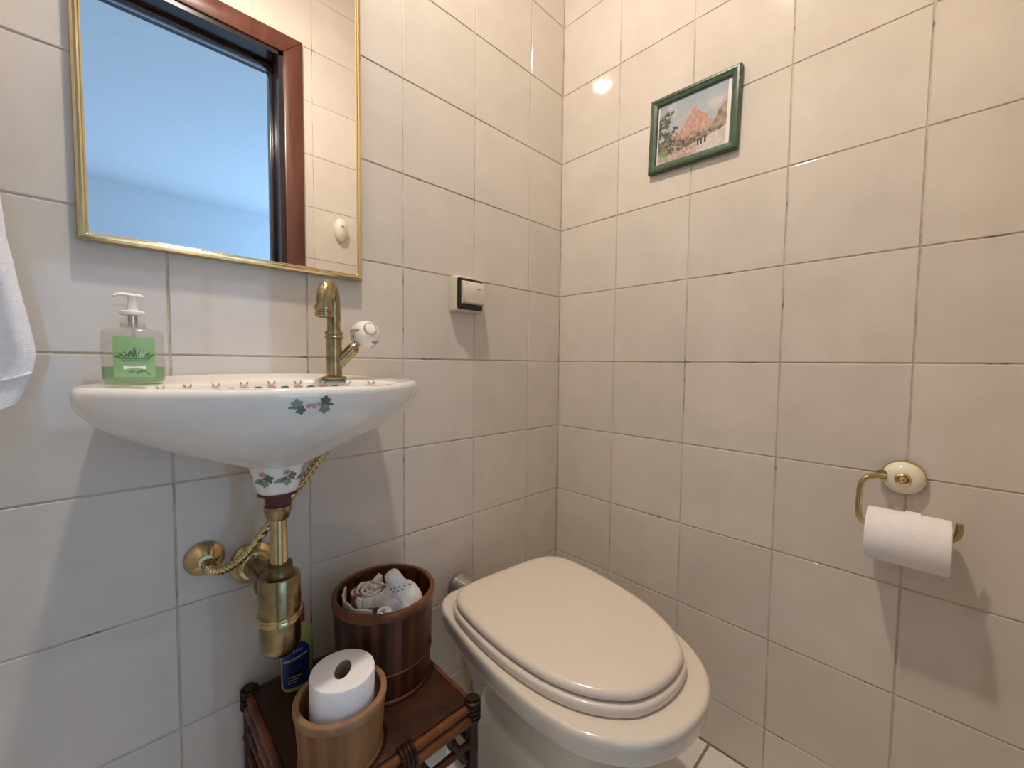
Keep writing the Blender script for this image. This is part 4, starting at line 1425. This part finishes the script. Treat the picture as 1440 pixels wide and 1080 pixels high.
sheet('folded_napkin', curved(BC, 0.0695, 2.35, 3.95, 0.03, 0.158, 0.004, 2.0), 20, 14, 0.003, 'cloth', 'cream napkin lining the left side inside the dark bucket', 'cloth')
# folded strip in the middle, corner pointing up


def strip(s, t):
    p0 = P(-3.385, -0.64, -2.57)
    x = (s - 0.5) * 0.034 * (1 - 0.25 * t)
    return p0 + Vector((x * 0.92 + 0.008 * t, x * 0.25 - 0.010 * sin(3 * t), 0.112 * t + 0.010 * (s - 0.5) * t)), Vector((-0.25, 0.95, 0.1)).normalized()


sheet('folded_cloth', strip, 10, 14, 0.010, 'cloth', 'small cream folded cloth, its corner up behind the floral roll', 'cloth')


def band(s, t):
    a_ = P(-3.40, -0.82, -2.12)
    b_ = P(-3.20, -0.86, -2.09)
    p = a_ + (b_ - a_) * s
    off = (t - 0.5) * 0.046
    return p + Vector((0.010 * sin(5 * t), off * 0.8, 0.006 * cos(6 * t) + off * 0.55 - 0.006 * s)), Vector((0, -0.5, 0.85)).normalized()


sheet('cream_strap', band, 12, 12, 0.006, 'cloth', 'cream cloth strap lying across the middle of the bucket contents', 'cloth')
spiral_roll('small_rolled_cloth', P(-3.452, -0.985, -2.385), (-0.05, -0.22, 1), 0.0105, 0.068, 2.4, 'cloth_white', 'small white rolled cloth at the front rim inside the dark bucket', 'cloth', thick=0.0024, seed=3, top_wave=0.003)
# white eyelet pouch leaning on the right side
ey = MB()
d_ = Vector((-0.42, 0.30, 0.86)).normalized()
b0 = P(-3.03, -0.90, -2.40)
rgs = []
for h_, r1, r2 in ((0.0, 0.014, 0.012), (0.02, 0.025, 0.022), (0.045, 0.031, 0.026), (0.060, 0.030, 0.025), (0.070, 0.025, 0.021), (0.075, 0.0185, 0.0165), (0.082, 0.0165, 0.0150), (0.100, 0.0150, 0.0135), (0.106, 0.0120, 0.0108), (0.108, 0.006, 0.0055)):
    u_, w_ = perp(d_)
    ring_ = []
    for i in range(40):
        a_ = 2 * pi * i / 40
        q = 1 + 0.07 * noise.noise(Vector((cos(a_) * 2, sin(a_) * 2, h_ * 30)))
        ring_.append(b0 + d_ * h_ + u_ * (cos(a_) * r1 * q) + w_ * (sin(a_) * r2 * q))
    rgs.append(ring_)
ey.loft(rgs)
et = ey.bvh()
viewd = Vector((0.62, 0.62, -0.48)).normalized()
right = Vector((0.70, -0.70, 0.05))
dots = []
for k in range(5):
    for r_ in (0, 1):
        if (k, r_) not in ((4, 0),):
            dots.append((1, ell(-0.016 + 0.0075 * k + 0.002 * r_, -0.003 + 0.0016 * k + 0.0062 * r_, 0.0015, 0.0013, 8)))
ey.decal(et, b0 + d_ * 0.066 - viewd * 0.1, viewd, right, dots)
tag(ey.build('eyelet_pouch', [M['cloth_white'], M['black']], None, sharp=60), 'white pouch with small dark holes leaning in the right of the dark bucket', 'pouch')
pbm = MB()
rgs = []
c_ = P(-3.29, -0.915, -2.27)
for k in range(13):
    ph = pi * k / 12
    ring_ = []
    for i in range(36):
        a_ = 2 * pi * i / 36
        q = 1 + 0.22 * noise.noise(Vector((cos(a_) * 1.8 + 5, sin(a_) * 1.8, cos(ph) * 2)))
        ring_.append(c_ + Vector((cos(a_) * sin(ph) * 0.030 * q + 0.25 * sin(a_) * sin(ph) * -0.02, sin(a_) * sin(ph) * 0.020 * q + cos(a_) * sin(ph) * -0.012, -cos(ph) * 0.035 * q)))
    rgs.append(ring_)
pbm.loft(rgs, 0, False, False)
tag(pbm.build('plastic_packet', M['cloth_blue'], None, sharp=80), 'crumpled shiny bluish white packet at the front of the bucket contents', 'packet')

# ------------------------------------------------------------------ cleaner bottle behind the trap
lb = W(-3.915, -0.33, TZ)
lbt = thing('cleaner_bottle', lb, 'yellow-green cleaner bottle with red cap behind the brass trap', 'bottle')
bo = MB()
bo.loft([oval_ring(lb, 0.0225, 0.0150, 0.0), oval_ring(lb, 0.0250, 0.0170, 0.004), oval_ring(lb, 0.0250, 0.0170, 0.078), oval_ring(lb, 0.0225, 0.0160, 0.094), oval_ring(lb, 0.0150, 0.0130, 0.106, p=2.2), oval_ring(lb, 0.0105, 0.0105, 0.113, p=2), oval_ring(lb, 0.0105, 0.0105, 0.118, p=2)])
bo.build('body', M['bottle_yellow'], lbt, sharp=50)
bt = bo.bvh()
bl = MB()
ld = Vector((0.42, 0.91, 0)).normalized()
lu = Vector((0.91, -0.42, 0)).normalized()
vs, fs = [], []
for j in range(15):
    t = j / 14
    zz = 0.008 + 0.078 * t
    hw2 = 0.0205 * (1 if 0.12 < t < 0.72 else sqrt(max(0.02, 1 - ((t - 0.72) / 0.30) ** 2)) if t >= 0.72 else 0.86 + 0.14 * t / 0.12)
    for i in range(15):
        loc = bt.ray_cast(lb + lu * (hw2 * (2 * i / 14 - 1)) + Vector((0, 0, zz)) - ld * 0.1, ld)[0]
        vs.append((loc if loc is not None else lb + Vector((0, 0, zz))) - ld * 0.0005)
for j in range(14):
    for i in range(14):
        fs.append((j * 15 + i, j * 15 + i + 1, (j + 1) * 15 + i + 1, (j + 1) * 15 + i))
bl.add(vs, fs, 0)
bt2 = bl.bvh()
lbl = []
for j in range(8):
    for i in range(6):
        x0_, y0_ = -0.0135 + 0.0045 * i, 0.014 + 0.005 * j
        lbl.append((1, [(x0_, y0_), (x0_ + 0.0047, y0_), (x0_ + 0.0047, y0_ + 0.0052), (x0_, y0_ + 0.0052)]))
for i in range(7):
    x0_ = -0.0165 + 0.0047 * i
    lbl.append((2, [(x0_, 0.054 + 0.0012 * i), (x0_ + 0.0048, 0.0552 + 0.0012 * i), (x0_ + 0.0048, 0.0585 + 0.0012 * i), (x0_, 0.0573 + 0.0012 * i)]))
for k in range(3):
    lbl.append((2, [(-0.011, 0.0185 + 0.0045 * k), (0.001 + 0.004 * k, 0.0185 + 0.0045 * k), (0.001 + 0.004 * k, 0.0198 + 0.0045 * k), (-0.011, 0.0198 + 0.0045 * k)]))
lbl.append((0, [(-0.009, 0.036), (0.008, 0.040), (0.008, 0.048), (-0.009, 0.045)]))
for k in range(6):
    lbl.append((2, [(-0.010 + 0.0036 * k, 0.071), (-0.0080 + 0.0036 * k, 0.071), (-0.0080 + 0.0036 * k, 0.0755), (-0.010 + 0.0036 * k, 0.0755)]))
bl.decal(bt2, lb - ld * 0.1, ld, lu, lbl, off=0.0003)
bl.build('label', [M['bottle_blue'], M['bottle_dark'], M['label_cream']], lbt)
MB().lathe([(0.0125, 0.114), (0.0130, 0.116), (0.0125, 0.140), (0.0110, 0.143), (0.004, 0.144)], lb, n=28).build('cap', M['red_cap'], lbt)

# ------------------------------------------------------------------ hook seen in the mirror
hk = thing('wall_hook', W(-1.568, 0, 2.665) + Vector((0, YF, 0)), 'oval cream plastic hook on the tiles by the door, in the mirror', 'hook')
hkc = hk.location.copy()
MB().lathe([(0.026, 0.0006), (0.0265, 0.006), (0.024, 0.016), (0.017, 0.023), (0.008, 0.027), (0.001, 0.028)], hkc, axis=(0, 1, 0), n=40, sx=1.05, sy=1.85, u=(1, 0, 0)).build('plate', M['hook'], hk)
MB().lathe([(0.007, 0.024), (0.007, 0.030), (0.005, 0.033), (0.001, 0.034)], hkc + Vector((0, 0, 0.016)), axis=(0, 1, 0), n=20).build('peg', M['hook'], hk)

# ------------------------------------------------------------------ ceiling lamp (above the frame)
LP = Vector((-0.792, -0.398, 2.300))
lam = thing('ceiling_lamp', (LP.x, LP.y, CEIL), 'small white ceiling spotlight lighting the toilet room', 'lamp')
MB().lathe([(0.050, -0.0006), (0.050, -0.006), (0.044, -0.010), (0.044, LP.z - CEIL + 0.004), (0.042, LP.z - CEIL), (0.037, LP.z - CEIL), (0.037, LP.z - CEIL + 0.004)], (LP.x, LP.y, CEIL), n=40).build('housing', M['lamp_white'], lam)
MB().lathe([(0.0365, 0.003), (0.0360, -0.001), (0.032, -0.007), (0.022, -0.0115), (0.010, -0.0135), (0.001, -0.014)], LP, n=40).build('lens', M['bulb'], lam)

# ------------------------------------------------------------------ daylight in the hall
sun = bpy.data.lights.new('hall_daylight', 'AREA')
sun.shape = 'RECTANGLE'
sun.size, sun.size_y = WX1 - WX0, WZ1 - WZ0
sun.energy = 18
sun.color = (0.42, 0.67, 1.0)
so = bpy.data.objects.new('hall_daylight', sun)
col.objects.link(so)
so.location = ((WX0 + WX1) / 2, HY0 - 0.09, (WZ0 + WZ1) / 2)
so.rotation_euler = (radians(90), 0, 0)
so['label'] = 'daylight coming in through the hall window'
so['category'] = 'light'
s2 = bpy.data.lights.new('side_daylight', 'AREA')
s2.shape = 'RECTANGLE'
s2.size, s2.size_y = W2[2] - W2[0], W2[3] - W2[1]
s2.energy = 68
s2.color = (0.27, 0.56, 1.0)
so2 = bpy.data.objects.new('side_daylight', s2)
col.objects.link(so2)
so2.location = (HX1 + 0.09, (W2[0] + W2[2]) / 2, (W2[1] + W2[3]) / 2)
so2.rotation_euler = (radians(90), 0, radians(90))
so2['label'] = 'daylight coming in through the side window of the hall'
so2['category'] = 'light'
wd = bpy.data.worlds.new('sky')
scene.world = wd
wd.use_nodes = True
wd.node_tree.nodes['Background'].inputs[0].default_value = (0.55, 0.72, 1.0, 1)
wd.node_tree.nodes['Background'].inputs[1].default_value = 0.6

# ------------------------------------------------------------------ camera
yaw, pit, rol = 0.770127317, -0.0498812483, 0.0106805035
fw = Vector((sin(yaw) * cos(pit), cos(yaw) * cos(pit), sin(pit)))
rt = Vector((cos(yaw), -sin(yaw), 0))
up = rt.cross(fw)
r2 = rt * cos(rol) + up * sin(rol)
u2 = up * cos(rol) - rt * sin(rol)
cd_ = bpy.data.cameras.new('camera')
cd_.sensor_fit = 'HORIZONTAL'
cd_.sensor_width = 36.0
cd_.lens = 575.038259 / 1440 * 36
cd_.clip_start = 0.01
cam = bpy.data.objects.new('camera', cd_)
col.objects.link(cam)
loc = W(-4.98671224, -4.09296662, -0.0391064614)
cam.matrix_world = Matrix(((r2.x, u2.x, -fw.x, loc.x), (r2.y, u2.y, -fw.y, loc.y), (r2.z, u2.z, -fw.z, loc.z), (0, 0, 0, 1)))
scene.camera = cam

scene.view_settings.view_transform = 'Standard'
scene.view_settings.look = 'None'
scene.view_settings.gamma = 1
scene.view_settings.use_curve_mapping = False
scene.view_settings.exposure = 0.27
cy = scene.cycles
cy.use_denoising = True
cy.max_bounces = 14
cy.diffuse_bounces = 8
cy.glossy_bounces = 6
cy.transparent_max_bounces = 16
cy.caustics_reflective = False
cy.caustics_refractive = False
cy.sample_clamp_indirect = 80.0
